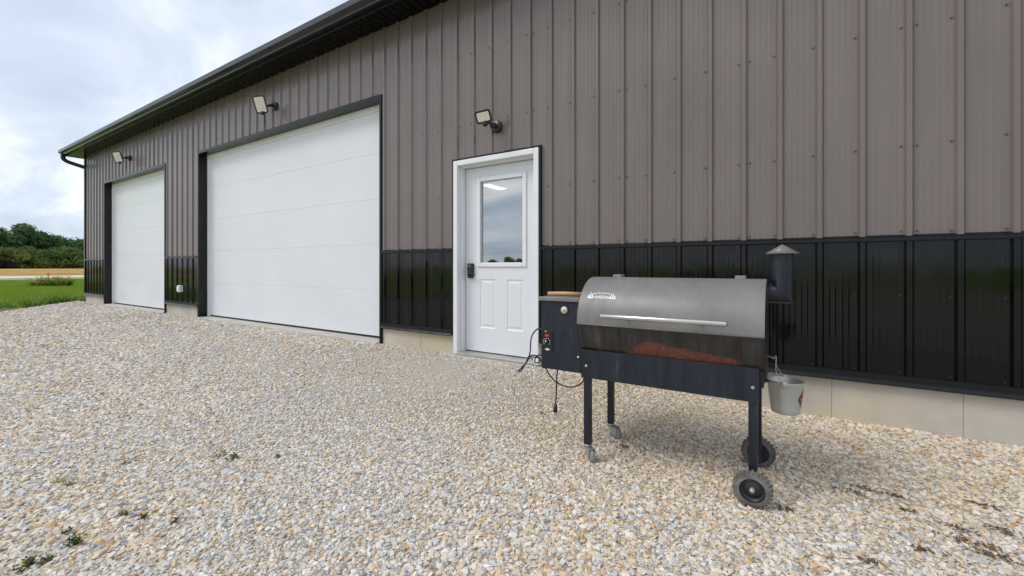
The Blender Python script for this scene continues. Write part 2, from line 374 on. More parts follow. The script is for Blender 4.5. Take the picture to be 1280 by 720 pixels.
# openings: trim, jambs, doors
def garage(op, nsec, label):
    a, b_, t = op; w = 0.045
    g = thing('garage_door', None, None); g.parent = barn; g.location = Vector((0, 0, 0)); 
    # black steel opening trim on the wall face and returning into the opening
    MB().box(a - w, a, -0.026, REC + 0.03, 0.0, t + w).build('jamb_trim', M['black_trim'], g, 0.003)
    MB().box(b_, b_ + w * 0.8, -0.026, REC + 0.03, 0.0, t + w).build('jamb_trim', M['black_trim'], g, 0.003)
    MB().box(a, b_, -0.026, REC + 0.03, t, t + w * 1.1).build('header_trim', M['black_trim'], g, 0.003)
    # white weather stops
    MB().box(a, a + 0.06, REC - 0.035, REC + 0.028, 0.05, t).build('door_stop', M['frame_white'], g, 0.003)
    MB().box(b_ - 0.06, b_, REC - 0.035, REC + 0.028, 0.05, t).build('door_stop', M['frame_white'], g, 0.003)
    MB().box(a + 0.06, b_ - 0.06, REC - 0.035, REC + 0.028, t - 0.07, t).build('door_stop', M['frame_white'], g, 0.003)
    z0, z1 = 0.085, t - 0.01; hsec = (z1 - z0) / nsec
    for i in range(nsec):
        za, zb = z0 + i * hsec, z0 + (i + 1) * hsec - 0.0010
        y0 = REC; pts = [(y0 + 0.045, za), (y0 + 0.0022, za), (y0, za + 0.0035)]
        nb_ = 10; pitch = (zb - za - 0.016) / nb_
        for q in range(1, nb_):
            zc = za + 0.008 + q * pitch; d = 0.0007
            pts += [(y0, zc - 0.006), (y0 + d, zc - 0.002), (y0 + d, zc + 0.002), (y0, zc + 0.006)]
        pts += [(y0, zb - 0.0035), (y0 + 0.0022, zb), (y0 + 0.045, zb)]
        MB().prism(pts, 'x', a + 0.01, b_ - 0.01).build('door_section', M['door_white'], g)
    MB().box(a + 0.01, b_ - 0.01, REC + 0.004, REC + 0.04, 0.066, 0.0835).build('bottom_seal', M['rubber'], g, 0.006)
    return g
garage(BIG, 5, ''); garage(SMALL, 5, '')
# concrete sills at the openings
for a, b_, t in (BIG, SMALL):
    MB().box(a + 0.002, b_ - 0.002, -0.055, 0.40, -0.3, 0.056).build('concrete_sill', M['concrete'], barn, 0.008)
MB().box(WALK[0] + 0.02, WALK[1] - 0.02, -0.065, 0.30, -0.3, 0.04).build('concrete_sill', M['concrete'], barn, 0.008)
# foundation blocks between the openings (form joints every two feet)
fruns = [(WX0 + 0.02, SMALL[0] - 0.002), (SMALL[1] + 0.002, BIG[0] - 0.002), (BIG[1] + 0.002, WALK[0] + 0.018), (WALK[1] - 0.018, WX1)]
for a, b_ in fruns:
    xs = [a]; j = -0.378 - 0.635 * 40
    while j < b_:
        if j > a + 0.1 and j < b_ - 0.1: xs.append(j)
        j += 0.635
    xs.append(b_)
    for p, q in zip(xs[:-1], xs[1:]):
        dy_ = 0.002 * random.uniform(-1, 1)
        MB().box(p + 0.0005, q - 0.0005, 0.004 + dy_, 0.25, -0.4, 0.249).build('foundation_block', M['foundation'], barn, 0.003, 1)

# walk door
wd = thing('entry_door', None, None); wd.parent = barn
a, b_, t = WALK; zb0 = 0.045
FX0, FX1, FT = -3.037, -1.989, 2.118
for (x0, x1, z0, z1) in ((FX0, FX0 + 0.055, zb0, FT), (FX1 - 0.055, FX1, zb0, FT), (FX0 + 0.055, FX1 - 0.055, FT - 0.055, FT)):
    MB().box(x0, x1, -0.036, 0.02, z0, z1).build('brick_mould', M['frame_white'], wd, 0.006)
for (x0, x1, z0, z1) in ((FX0 + 0.04, FX0 + 0.070, zb0, FT - 0.04), (FX1 - 0.070, FX1 - 0.04, zb0, FT - 0.04), (FX0 + 0.07, FX1 - 0.07, FT - 0.07, FT - 0.04)):
    MB().box(x0, x1, 0.021, 0.17, z0, z1).build('door_jamb', M['frame_white'], wd, 0.003)
for (x0, x1, z0, z1) in ((FX0 - 0.022, FX0 - 0.001, 0.26, FT + 0.022), (FX1 + 0.001, FX1 + 0.024, 0.26, FT + 0.022), (FX0 - 0.001, FX1 + 0.001, FT + 0.001, FT + 0.022)):
    MB().box(x0, x1, -0.028, 0.03, z0, z1).build('opening_trim', M['black_trim'], wd, 0.002)
SX0, SX1, SY = -2.962, -2.064, 0.105
GX0, GX1, GZ0, GZ1 = -2.763, -2.236, 1.025, 1.888
SZ0, SZ1 = 0.075, 2.044
mb = MB()
for (x0, x1, z0, z1) in ((SX0, GX0, SZ0, SZ1), (GX1, SX1, SZ0, SZ1), (GX0, GX1, SZ0, GZ0), (GX0, GX1, GZ1, SZ1)):
    pass
mb.box(SX0, GX0, SY, SY + 0.044, SZ0, SZ1); mb.box(GX1, SX1, SY, SY + 0.044, SZ0, SZ1); mb.box(GX0, GX1, SY, SY + 0.044, GZ1, SZ1)
mb.box(GX0, GX1, SY + 0.004, SY + 0.044, SZ0, GZ0)
# skin of the lower middle, with two pressed panels
def pressed(mb, x0, x1, z0, z1, y):
    rings = [(0, 0), (0.010, 0.006), (0.022, 0.006), (0.040, 0.001)]
    vs = []; fs = []
    for (ins, d) in rings: vs += [(x0 + ins, y + d, z0 + ins), (x1 - ins, y + d, z0 + ins), (x1 - ins, y + d, z1 - ins), (x0 + ins, y + d, z1 - ins)]
    for i in range(len(rings) - 1):
        for k_ in range(4): fs.append((i * 4 + k_, i * 4 + (k_ + 1) % 4, i * 4 + 4 + (k_ + 1) % 4, i * 4 + 4 + k_))
    n_ = len(rings) * 4; fs.append((n_ - 4, n_ - 3, n_ - 2, n_ - 1)); mb.add(vs, fs)
P1 = (-2.772, -2.572, 0.33, 0.85); P2 = (-2.428, -2.228, 0.33, 0.85)
slab = mb.build('door_slab', M['door_white'], wd)
# front skin below the glass is a framed sheet with the pressed panels let into it
mb = MB(); xs = [SX0 + 0.002, P1[0], P1[1], P2[0], P2[1], SX1 - 0.002]; zs = [SZ0 + 0.002, 0.33, 0.85, GZ0 - 0.002]
for i in range(5):
    for j in range(3):
        if j == 1 and i in (1, 3): continue
        mb.add([(xs[i], SY - 0.012, zs[j]), (xs[i + 1], SY - 0.012, zs[j]), (xs[i + 1], SY - 0.012, zs[j + 1]), (xs[i], SY - 0.012, zs[j + 1])], [(0, 1, 2, 3)])
# sides of the sheet
mb.add([(xs[0], SY - 0.012, zs[0]), (xs[5], SY - 0.012, zs[0]), (xs[5], SY + 0.001, zs[0]), (xs[0], SY + 0.001, zs[0])], [(0, 1, 2, 3)])
pressed(mb, *P1, SY - 0.012); pressed(mb, *P2, SY - 0.012)
mb.build('door_skin', M['door_white'], wd)
mb = MB(); mb.box(SX0 + 0.002, GX0, SY - 0.012, SY - 0.0004, GZ0 - 0.002, SZ1 - 0.002); mb.box(GX1, SX1 - 0.002, SY - 0.012, SY - 0.0004, GZ0 - 0.002, SZ1 - 0.002); mb.box(GX0, GX1, SY - 0.012, SY - 0.0004, GZ1, SZ1 - 0.002)
mb.build('door_skin', M['door_white'], wd)
for (x0, x1, z0, z1) in ((GX0 - 0.045, GX0, GZ0 - 0.045, GZ1 + 0.045), (GX1, GX1 + 0.045, GZ0 - 0.045, GZ1 + 0.045), (GX0, GX1, GZ0 - 0.045, GZ0), (GX0, GX1, GZ1, GZ1 + 0.045)):
    MB().box(x0, x1, SY - 0.026, SY - 0.0125, z0, z1).build('window_frame', M['frame_white'], wd, 0.006)
MB().box(GX0 - 0.01, GX1 + 0.01, SY + 0.006, SY + 0.010, GZ0 - 0.01, GZ1 + 0.01).build('window_pane', M['glass'], wd)
mb = MB(); mb.box(GX0, GX0 + 0.008, SY + 0.012, SY + 0.03, GZ0, GZ1); mb.box(GX1 - 0.008, GX1, SY + 0.012, SY + 0.03, GZ0, GZ1); mb.box(GX0, GX1, SY + 0.012, SY + 0.03, GZ0, GZ0 + 0.008)
mb.build('pane_spacer', M['lamp_black'], wd)
MB().box(FX0 + 0.056, FX1 - 0.056, -0.05, 0.16, 0.041, 0.066).build('threshold', M['alu'], wd, 0.004)
MB().box(SX0, SX1, SY - 0.004, SY + 0.04, 0.0665, 0.0748).build('door_sweep', M['rubber'], wd)
lk = MB(); lk.prism([(-2.918, 0.865), (-2.912, 0.858), (-2.858, 0.858), (-2.852, 0.865), (-2.846, 0.985), (-2.85, 1.018), (-2.92, 1.018), (-2.924, 0.985)], 'y', SY - 0.012, SY - 0.045)
lk = lk.build('keypad_lock', M['lock'], wd, 0.005)
lv = MB(); lv.lathe((-2.885, SY - 0.045, 0.905), (0, -1, 0), [(0, 0.024), (0.012, 0.024), (0.014, 0.016), (0.03, 0.014), (0.03, 0.0001)], 16); lv.tube([(-2.885, SY - 0.068, 0.905), (-2.84, SY - 0.072, 0.905), (-2.80, SY - 0.066, 0.902)], [0.009, 0.008, 0.006], 8)
lv.build('lever', M['lock'], wd)
MB().box(-2.912, -2.870, SY - 0.0475, SY - 0.0452, 0.975, 1.005).build('keypad_display', base_mat('keypad glass', (0.10, 0.10, 0.12), 0.12)[0], wd)

# soffit panels, fascia, gutter, roof
OV = 0.31; GO = -0.445; EX0, EX1 = WX0 - 0.30, WX1 + 0.3
x = EX0
while x < EX1 - 0.01:
    x2 = min(x + 0.406, EX1); mb = MB()
    pts = []
    for q in range(4):
        xa = x + 0.1016 * q
        if xa >= x2 - 0.01: break
        pts += [(xa + 0.003, Z_EV + 0.012), (xa + 0.009, Z_EV), (min(xa + 0.094, x2), Z_EV), (min(xa + 0.1, x2), Z_EV + 0.012)]
    mb.strip(pts, 'y', -OV + 0.002, 0.02); o_ = mb.build('soffit_panel', M['soffit'], barn, fix=False); x = x2
MB().box(EX0, EX1, -OV - 0.022, -OV, Z_EV - 0.02, 4.10).build('fascia', M['black_trim'], barn, 0.003)
# K-style gutter
gp = [(-OV - 0.024, 4.045), (-OV - 0.024, 3.915), (-OV - 0.082, 3.915), (-OV - 0.086, 3.932), (-OV - 0.108, 3.950), (-0.449, 3.956), (-0.453, 3.964), (-0.453, 4.030), (-0.444, 4.034), (-0.442, 4.028)]
gt = MB(); gt.strip(gp, 'x', EX0 + 0.001, EX1); gt = gt.build('gutter', M['gutter'], barn, fix=True)
sl = gt.modifiers.new('solid', 'SOLIDIFY'); sl.thickness = 0.003
MB().prism(gp[:8], 'x', EX0 - 0.004, EX0).build('gutter_end_cap', M['gutter'], gt)
ds = MB(); dpath = []
p0 = Vector((EX0 + 0.10, -0.385, 3.93)); p1 = Vector((EX0 + 0.10, -0.385, 3.77)); p2 = Vector((WX0 - 0.075, 0.08, 3.62)); p3 = Vector((WX0 - 0.075, 0.10, 3.35))
def bez(a, b, c, n=8): return [(1 - t) ** 2 * a + 2 * (1 - t) * t * b + t * t * c for t in [i / n for i in range(n + 1)]]
dpath = [p0] + bez(p0.lerp(p1, 0.45), p1, p1.lerp(p2, 0.28)) + bez(p2 + (p1 - p2) * 0.18, p2, p2.lerp(p3, 0.5)) + [p3, Vector((WX0 - 0.07, 0.10, 0.12)), Vector((WX0 - 0.07, 0.02, 0.03))]
ds.tube(dpath, 0.047, 12); ds.build('downspout', M['gutter'], gt)
# roof: two ribbed slopes, gable and back walls, floor
slope = 4 / 12; RY = DEP / 2
def roofz(y): return 4.06 + slope * (min(y, DEP - y) + OV)
for side in (0, 1):
    ya, yb = (-OV - 0.05, RY) if side == 0 else (RY, DEP + OV + 0.05)
    mb = MB(); vs = []; xs = []
    xx = EX0
    while xx < EX1 + 0.001: xs += [xx, xx + 0.10, xx + 0.115, xx + 0.135, xx + 0.15]; xx += 0.2286
    xs = [q for q in xs if q <= EX1]
    for q in xs:
        r_ = (q - EX0) % 0.2286; h = 0.019 if 0.112 < r_ < 0.138 else 0
        vs += [(q, ya, roofz(ya) + h), (q, yb, roofz(yb) + h)]
    mb.add(vs, [(2 * i, 2 * i + 2, 2 * i + 3, 2 * i + 1) for i in range(len(xs) - 1)]); mb.build('roof_slope', M['black_steel'], barn, fix=False)
    MB().add([(EX0, ya, roofz(ya) - 0.02), (EX1, ya, roofz(ya) - 0.02), (EX1, yb, roofz(yb) - 0.02), (EX0, yb, roofz(yb) - 0.02)], [(0, 1, 2, 3)]).build('roof_deck', M['interior'], barn, fix=False)
for gx, sg in ((WX0, -1), (WX1, 1)):
    for (z0, z1, mt, nm) in ((Z_ST, Z_WT, M['black_steel'], 'wainscot_sheet'), (Z_WT, 4.1, M['siding'], 'siding_sheet')):
        mb = MB(); panel_strip(mb, 0.0, DEP, z0, z1, along='y', base=gx, ph=0.05, sgn=sg); mb.build(nm, mt, barn, fix=False)
    MB().add([(gx, 0, 4.1), (gx, DEP, 4.1), (gx, RY, roofz(RY) - 0.03)], [(0, 1, 2)]).build('gable_sheet', M['siding'], barn, fix=False)
    MB().box(min(gx, gx - sg * 0.2), max(gx, gx - sg * 0.2) - 0.004, 0.26, DEP - 0.02, -0.4, 0.249).build('foundation_block', M['foundation'], barn)
    MB().box(gx - 0.16 if sg > 0 else gx + 0.12, gx - 0.12 if sg > 0 else gx + 0.16, 0.22, DEP - 0.05, 0.25, 4.0).build('liner_wall', M['interior'], barn)
MB().box(WX0, WX1, DEP, DEP + 0.05, -0.3, 4.1).build('back_wall', M['siding'], barn)
MB().box(WX0 + 0.25, WX1 - 0.25, 0.42, DEP - 0.01, -0.3, 0.05).build('floor_slab', M['interior_floor'], barn)
MB().box(WX0 + 0.17, WX1 - 0.17, 0.24, DEP - 0.02, 3.78, 3.82).build('ceiling_liner', M['interior'], barn)
for (x0, x1, z0, z1) in ((WX0 + 0.17, SMALL[0] - 0.1, 0.26, 3.77), (SMALL[1] + 0.1, BIG[0] - 0.1, 0.26, 3.77), (BIG[1] + 0.1, WALK[0] - 0.1, 0.26, 3.77), (WALK[1] + 0.1, WX1 - 0.17, 0.26, 3.77), (WALK[0] - 0.1, WALK[1] + 0.1, 2.2, 3.77)):
    MB().box(x0, x1, 0.22, 0.235, z0, z1).build('liner_wall', M['interior'], barn)
cl = thing('ceiling_light', 'lit rectangular ceiling lamp seen through the entry door window', 'lamp', (-8.45, 8.5, 3.775))
MB().box(-8.65, -8.25, 7.95, 9.05, 3.70, 3.779).build('housing', M['frame_white'], cl, 0.004)
MB().box(-8.62, -8.28, 7.98, 9.02, 3.692, 3.699).build('diffuser', M['lit'], cl)

# ------------------------------------------------------------------ wall lamps
def flood(base, head, nrm, roll, w, h, label, drop):
    base = Vector(base); head = Vector(head); f = thing('flood_light', label, 'lamp', base, 'flood lights on the front wall')
    mb = MB(); mb.lathe(base, (0, -1, 0), [(-0.0, 0.0001), (0.0, 0.062), (0.026, 0.062), (0.034, 0.052), (0.036, 0.0001)], 24); mb.build('wall_plate', M['lamp_black'], f)
    n = Vector(nrm).normalized(); u = Vector((0, 0, 1)).cross(n).normalized(); v = n.cross(u)
    q = Matrix.Rotation(roll, 3, n); u = q @ u; v = q @ v
    back = head - n * 0.03; kn = base + Vector((0, -0.075, -0.005))
    MB().tube([base + Vector((0, -0.03, 0)), kn, kn.lerp(back, 0.5) + Vector((0, 0, -0.015)), back], [0.02, 0.017, 0.014, 0.02], 10).build('arm', M['lamp_black'], f)
    MB().lathe(kn - u * 0.028, u, [(0, 0.0001), (0, 0.024), (0.056, 0.024), (0.056, 0.0001)], 14).build('pivot_knob', M['lamp_black'], f)
    def rr(hw, hh, r, n_=4):
        pts = []
        for (cx, cy, a0) in ((hw - r, hh - r, 0), (-hw + r, hh - r, 90), (-hw + r, -hh + r, 180), (hw - r, -hh + r, 270)):
            for i in range(n_ + 1): a = R(a0 + 90 * i / n_); pts.append((cx + r * math.cos(a), cy + r * math.sin(a)))
        return pts
    def slabm(pts0, d0, pts1, d1):
        m_ = MB(); k_ = len(pts0)
        vs = [head + u * p[0] + v * p[1] + n * d0 for p in pts0] + [head + u * p[0] + v * p[1] + n * d1 for p in pts1]
        m_.add(vs, [(i, (i + 1) % k_, k_ + (i + 1) % k_, k_ + i) for i in range(k_)] + [tuple(range(k_))[::-1], tuple(range(k_, 2 * k_))]); return m_
    slabm(rr(w / 2 * 0.86, h / 2 * 0.86, 0.02), -0.035, rr(w / 2, h / 2, 0.025), 0.012).build('housing', M['lamp_black'], f, 0.003)
    slabm(rr(w / 2 - 0.020, h / 2 - 0.020, 0.014), 0.012, rr(w / 2 - 0.020, h / 2 - 0.020, 0.014), 0.0155).build('lens', M['lens'], f)
    for i in range(5):      # cooling fins on the back
        c = head - n * 0.045 + u * (-0.3 + 0.15 * i) * w; m_ = MB(); vs = [c + u * a_ * 0.003 + v * b2 * h * 0.32 + n * c2 * 0.012 for a_ in (-1, 1) for b2 in (-1, 1) for c2 in (-1, 1)]
        m_.add(vs, [(0, 1, 3, 2), (4, 6, 7, 5), (0, 4, 5, 1), (2, 3, 7, 6), (0, 2, 6, 4), (1, 5, 7, 3)]).build('fin', M['lamp_black'], f)
    s0 = head - v * (h / 2 - 0.004) * drop + n * 0.01
    MB().lathe(s0 + n * 0.002, (n - v * 0.7), [(-0.025, 0.0001), (-0.025, 0.026), (0.008, 0.028), (0.022, 0.02), (0.028, 0.0001)], 14).build('sensor', M['lamp_black'], f)
    return f
flood((-6.57, -0.004, 3.42), (-6.60, -0.215, 3.39), (0.74, -0.62, -0.26), R(12), 0.17, 0.25, 'black flood lamp with cream lens above the wide garage door', 1.0)
flood((-12.57, -0.004, 3.44), (-12.58, -0.215, 3.42), (0.74, -0.62, -0.22), R(12), 0.17, 0.25, 'black flood lamp with cream lens above the narrow garage door', 1.0)
flood((-2.48, -0.004, 2.40), (-2.51, -0.20, 2.455), (0.30, -0.80, -0.42), R(9), 0.165, 0.125, 'black flood lamp with cream lens above the white entry door', 1.15)
ob = thing('outlet_box', 'small white outlet box on the black panel between garage doors', 'outlet', (-9.86, 0, 0.55))
MB().box(-9.92, -9.80, -0.07, -0.003, 0.49, 0.62).build('cover', M['white_plastic'], ob, 0.012)
MB().box(-9.905, -9.815, -0.078, -0.0705, 0.505, 0.605).build('lid', M['white_plastic'], ob, 0.004)

# ------------------------------------------------------------------ smoker grill
GRZ = -0.094
m, N, L, b = base_mat('grey hammered lid', (0.16, 0.15, 0.145), 0.38)
n_ = noise_node(N, L, 4, 6, 0.62, stretch=(1.6, 1, 1)); n2_ = noise_node(N, L, 2.2, 6, 0.68, stretch=(2.2, 0.5, 0.5), dist=0.6); n3_ = noise_node(N, L, 160, 3)
c_ = ramp(N, L, n_.outputs['Fac'], [(0.32, (0.155, 0.147, 0.143)), (0.68, (0.215, 0.205, 0.200))])
L.new(mixc(N, L, maprange(N, L, n2_.outputs['Fac'], 0.54, 0.76, 0, 0.5), c_.outputs[0], (0.065, 0.057, 0.052)), b.inputs['Base Color'])
L.new(maprange(N, L, n2_.outputs['Fac'], 0.35, 0.7, 0.32, 0.52), b.inputs['Roughness']); bumpn(N, L, b, n3_.outputs['Fac'], 0.06, 0.001); M['lid'] = m
m, N, L, b = base_mat('navy black enamel', (0.012, 0.016, 0.026), 0.36)
n_ = noise_node(N, L, 5, 6, 0.65, stretch=(4, 4, 0.7)); n2_ = noise_node(N, L, 70, 3, 0.6)
c_ = ramp(N, L, n_.outputs['Fac'], [(0.38, (0.0055, 0.0085, 0.0165)), (0.60, (0.010, 0.0145, 0.026)), (0.76, (0.055, 0.057, 0.060))]); L.new(c_.outputs[0], b.inputs['Base Color'])
L.new(maprange(N, L, n_.outputs['Fac'], 0.3, 0.7, 0.28, 0.55), b.inputs['Roughness']); bumpn(N, L, b, n2_.outputs['Fac'], 0.08, 0.001); M['navy'] = m
M['steel'] = mottled('brushed stainless', (0.62, 0.60, 0.56), (0.72, 0.70, 0.66), 0.28, 12, metal=1.0, stretch=(1, 30, 30))
M['zinc'] = mottled('dull zinc', (0.36, 0.36, 0.34), (0.48, 0.47, 0.45), 0.5, 30, metal=0.7)
M['wheel_tyre'] = mottled('dusty tyre', (0.07, 0.068, 0.063), (0.20, 0.19, 0.175), 0.85, 22, bump=0.4, bscale=90)
M['wheel_hub'] = mottled('black wheel hub', (0.010, 0.012, 0.018), (0.03, 0.032, 0.036), 0.4, 20)
M['caster'] = mottled('grey caster', (0.20, 0.20, 0.19), (0.30, 0.295, 0.28), 0.6, 25)
M['bucket'] = mottled('galvanised bucket', (0.40, 0.41, 0.39), (0.50, 0.51, 0.49), 0.42, 7, metal=0.55)
M['wood'] = mottled('varnished wood', (0.46, 0.26, 0.12), (0.60, 0.38, 0.2), 0.5, 9, stretch=(1, 12, 12))
M['red'] = base_mat('red mark', (0.55, 0.03, 0.02), 0.4)[0]; M['white'] = base_mat('white mark', (0.78, 0.78, 0.78), 0.5)[0]
M['cord'] = base_mat('black cord', (0.012, 0.012, 0.012), 0.5)[0]
CY = CAM.y + 2.45; CZ = 0.668; RAD = 0.245; BX0, BX1 = -0.971, -0.085
gr = thing('smoker_grill', 'pellet smoker grill with grey barrel lid and rusty stain, standing on gravel', 'grill', (-0.53, CY, GRZ))
def arc(a0, a1, n, r=RAD): return [(CY - r * math.cos(R(a0 + (a1 - a0) * i / n)), CZ + r * math.sin(R(a0 + (a1 - a0) * i / n))) for i in range(n + 1)]
# sooty barrel: grease runs plus the rust-red burnt patch above the apron
m, N, L, b = base_mat('sooty barrel', (0.02, 0.02, 0.02), 0.35)
tcx = N.new('ShaderNodeTexCoord'); sx = N.new('ShaderNodeSeparateXYZ'); L.new(tcx.outputs['Object'], sx.inputs[0])
st = noise_node(N, L, 7, 8, 0.68, stretch=(4.5, 0.45, 0.45)); c_ = ramp(N, L, st.outputs['Fac'], [(0.35, (0.010, 0.009, 0.0085)), (0.58, (0.034, 0.030, 0.027)), (0.78, (0.115, 0.10, 0.088))])
edge = noise_node(N, L, 34, 8, 0.75, stretch=(1, 0.3, 0.8))
def ml(op, a, b2=None):
    q = N.new('ShaderNodeMath'); q.operation = op
    for i, v in enumerate((a, b2)):
        if v is None: continue
        if hasattr(v, 'links'): L.new(v, q.inputs[i])
        else: q.inputs[i].default_value = v
    return q.outputs[0]
lx = ml('ADD', sx.outputs['X'], -0.53); lz = ml('ADD', sx.outputs['Z'], GRZ)         # back to world x, z of the grill's place
hr = N.new('ShaderNodeFloatCurve'); cvm = hr.mapping.curves[0]
for i, (p, q) in enumerate([(0.0, 0.05), (0.10, 0.45), (0.18, 0.86), (0.28, 0.90), (0.45, 0.76), (0.6, 0.64), (0.8, 0.50), (0.94, 0.34), (1.0, 0.0)]):
    if i < 2: cvm.points[i].location = (p, q)
    else: cvm.points.new(p, q)
hr.mapping.update(); L.new(maprange(N, L, lx, -0.72, -0.155, 0, 1), hr.inputs['Value'])
top = ml('ADD', ml('MULTIPLY', hr.outputs[0], 0.086), ml('MULTIPLY', ml('SUBTRACT', edge.outputs['Fac'], 0.5), 0.040))
dlt = ml('SUBTRACT', ml('ADD', top, 0.524), lz); msk = maprange(N, L, dlt, -0.003, 0.010, 0, 1)
inx = ml('MULTIPLY', maprange(N, L, lx, -0.73, -0.70, 0, 1), maprange(N, L, lx, -0.16, -0.20, 0, 1)); msk = ml('MULTIPLY', msk, inx)
rn = noise_node(N, L, 60, 8, 0.75); rc = ramp(N, L, rn.outputs['Fac'], [(0.3, (0.045, 0.020, 0.014)), (0.52, (0.15, 0.050, 0.030)), (0.78, (0.24, 0.10, 0.062))])
L.new(mixc(N, L, msk, c_.outputs[0], rc.outputs[0]), b.inputs['Base Color'])
L.new(ml('ADD', maprange(N, L, st.outputs['Fac'], 0.35, 0.7, 0.24, 0.55), ml('MULTIPLY', msk, 0.4)), b.inputs['Roughness']); M['soot'] = m
body = MB(); pts = arc(-182, 2, 40); body.strip(pts, 'x', BX0 + 0.004, BX1 - 0.004, True)
for xx in (BX0 + 0.004, BX1 - 0.004):
    ring = arc(0, 360, 48)[:-1]; body.add([(xx, p[0], p[1]) for p in ring], [tuple(range(48))])
bodyo = body.build('barrel', M['soot'], gr, fix=True)
# right and left end plates, a little proud of the barrel
for xx, s_ in ((BX0, -1), (BX1, 1)):
    MB().prism([(p[0], p[1]) for p in arc(0, 360, 48, RAD + 0.001)[:-1]], 'x', xx + (0.0 if s_ < 0 else -0.004), xx + (0.004 if s_ < 0 else 0.004)).build('end_plate', M['navy'], gr)
lid = MB(); lo = arc(1, 150, 36, RAD + 0.010); li = arc(1, 150, 36, RAD + 0.006)
lid.prism(lo + li[::-1], 'x', BX0 - 0.003, BX1 + 0.003, False)
lido = lid.build('lid', M['lid'], gr)
lido.data.polygons.foreach_set('use_smooth', [True] * len(lido.data.polygons)); 
ed_ = lido.modifiers.new('es', 'EDGE_SPLIT'); ed_.split_angle = R(30)
MB().tube([(BX0 - 0.001, CY - (RAD + 0.011), CZ + 0.004), (BX1 + 0.001, CY - (RAD + 0.011), CZ + 0.004)], 0.0045, 8).build('lid_lip', M['lid'], lido)
for xx in (-0.845, -0.20):     # hinge tabs on top
    MB().box(xx - 0.024, xx + 0.024, CY + 0.03, CY + 0.10, CZ + RAD - 0.012, CZ + RAD + 0.024).build('hinge', M['caster'], lido, 0.003)
HY, HZ = CAM.y + 2.145, 0.727
hb = MB().tube([(-0.822, HY + 0.006, HZ), (-0.816, HY, HZ), (-0.232, HY, HZ), (-0.226, HY + 0.006, HZ)], [0.008, 0.0125, 0.0125, 0.008], 14).build('handle', M['steel'], lido)
for xx in (-0.70, -0.35): MB().tube([(xx, HY, HZ), (xx, CY - 0.245, HZ - 0.002)], 0.007, 8).build('handle_post', M['zinc'], lido)
# white maker's mark on the lid: lettering under a jagged skyline of firs and peaks
def on_lid(lxx, hh, lift=0.0014):      # (metres to the right of the mark's left edge, height above its foot) -> point on the curved lid
    rr_ = RAD + 0.010 + lift; a = R(33.5) + hh / rr_; return Vector((-0.935 + lxx, CY - rr_ * math.cos(a), CZ + rr_ * math.sin(a)))
cu = bpy.data.curves.new('mark', 'FONT'); cu.body = 'TRAEGER'; cu.size = 0.028; cu.align_x = 'CENTER'; cu.offset = 0.0006; cu.resolution_u = 2
to = bpy.data.objects.new('mark', cu); COL.objects.link(to); bpy.context.view_layer.update()
tm = to.evaluated_get(bpy.context.evaluated_depsgraph_get()).to_mesh(); tv = [v.co.copy() for v in tm.vertices]; tf = [tuple(p.vertices) for p in tm.polygons]
to.to_mesh_clear(); bpy.data.objects.remove(to); bpy.data.curves.remove(cu)
wmax = max(abs(v.x) for v in tv); mb = MB()
mb.add([on_lid(0.084 + v.x / wmax * 0.056, 0.002 + v.y * (1.05 - 0.5 * (v.x / wmax) ** 2) * 0.9) for v in tv], tf)
def blade(pts):
    mb.add([on_lid(*p) for p in pts], [tuple(range(len(pts)))])
for (cx_, h_b, wd_) in ((0.010, 0.026, 0.016), (0.020, 0.044, 0.014), (0.031, 0.038, 0.011), (0.137, 0.034, 0.011), (0.148, 0.040, 0.014), (0.159, 0.026, 0.016)):
    for q in range(3):
        f0 = q / 3; blade([(cx_ - wd_ / 2 * (1 - f0 * 0.75), h_b * f0), (cx_ + wd_ / 2 * (1 - f0 * 0.75), h_b * f0), (cx_, h_b * min(1, f0 + 0.48))])
sk = [(0.028, 0.026), (0.040, 0.036), (0.048, 0.032), (0.062, 0.043), (0.072, 0.036), (0.086, 0.041), (0.098, 0.035), (0.112, 0.042), (0.122, 0.033), (0.132, 0.037), (0.142, 0.026)]
for p, q in zip(sk[:-1], sk[1:]): blade([p, q, (q[0], q[1] - 0.0042), (p[0], p[1] - 0.0042)])
mb.build('maker_mark', M['white'], lido, fix=False)
# apron, legs
AY = CAM.y + 2.238
MB().box(-0.965, -0.105, AY, AY + 0.004, 0.368, 0.523).build('front_apron', M['navy'], gr, 0.0015)
MB().box(-0.965, -0.105, CY + 0.205, CY + 0.209, 0.368, 0.523).build('rear_apron', M['navy'], gr, 0.0015)
MB().box(-0.969, -0.9655, AY + 0.0045, CY + 0.2045, 0.368, 0.55).build('side_apron', M['navy'], gr)
MB().box(-0.1045, -0.088, AY + 0.03, CY + 0.18, 0.43, 0.56).build('side_apron', M['navy'], gr, 0.002)
LEGY = (AY + 0.0235, CY + 0.1855)
for lx_ in (-0.936, -0.130):
    for li_, ly in enumerate(LEGY):
        zb_ = -0.004 if lx_ < -0.5 else -0.052
        lg = MB().box(lx_ - 0.0185, lx_ + 0.0185, ly - 0.0185, ly + 0.0185, zb_, 0.45).build('leg', M['navy'], gr, 0.003)
        MB().lathe((lx_, ly - 0.0235 if li_ == 0 else ly + 0.0185, 0.435), (0, -1, 0), [(0, 0.0085), (0.004, 0.0085), (0.006, 0.005), (0.006, 0.0001)], 8).build('bolt', M['zinc'], lg)
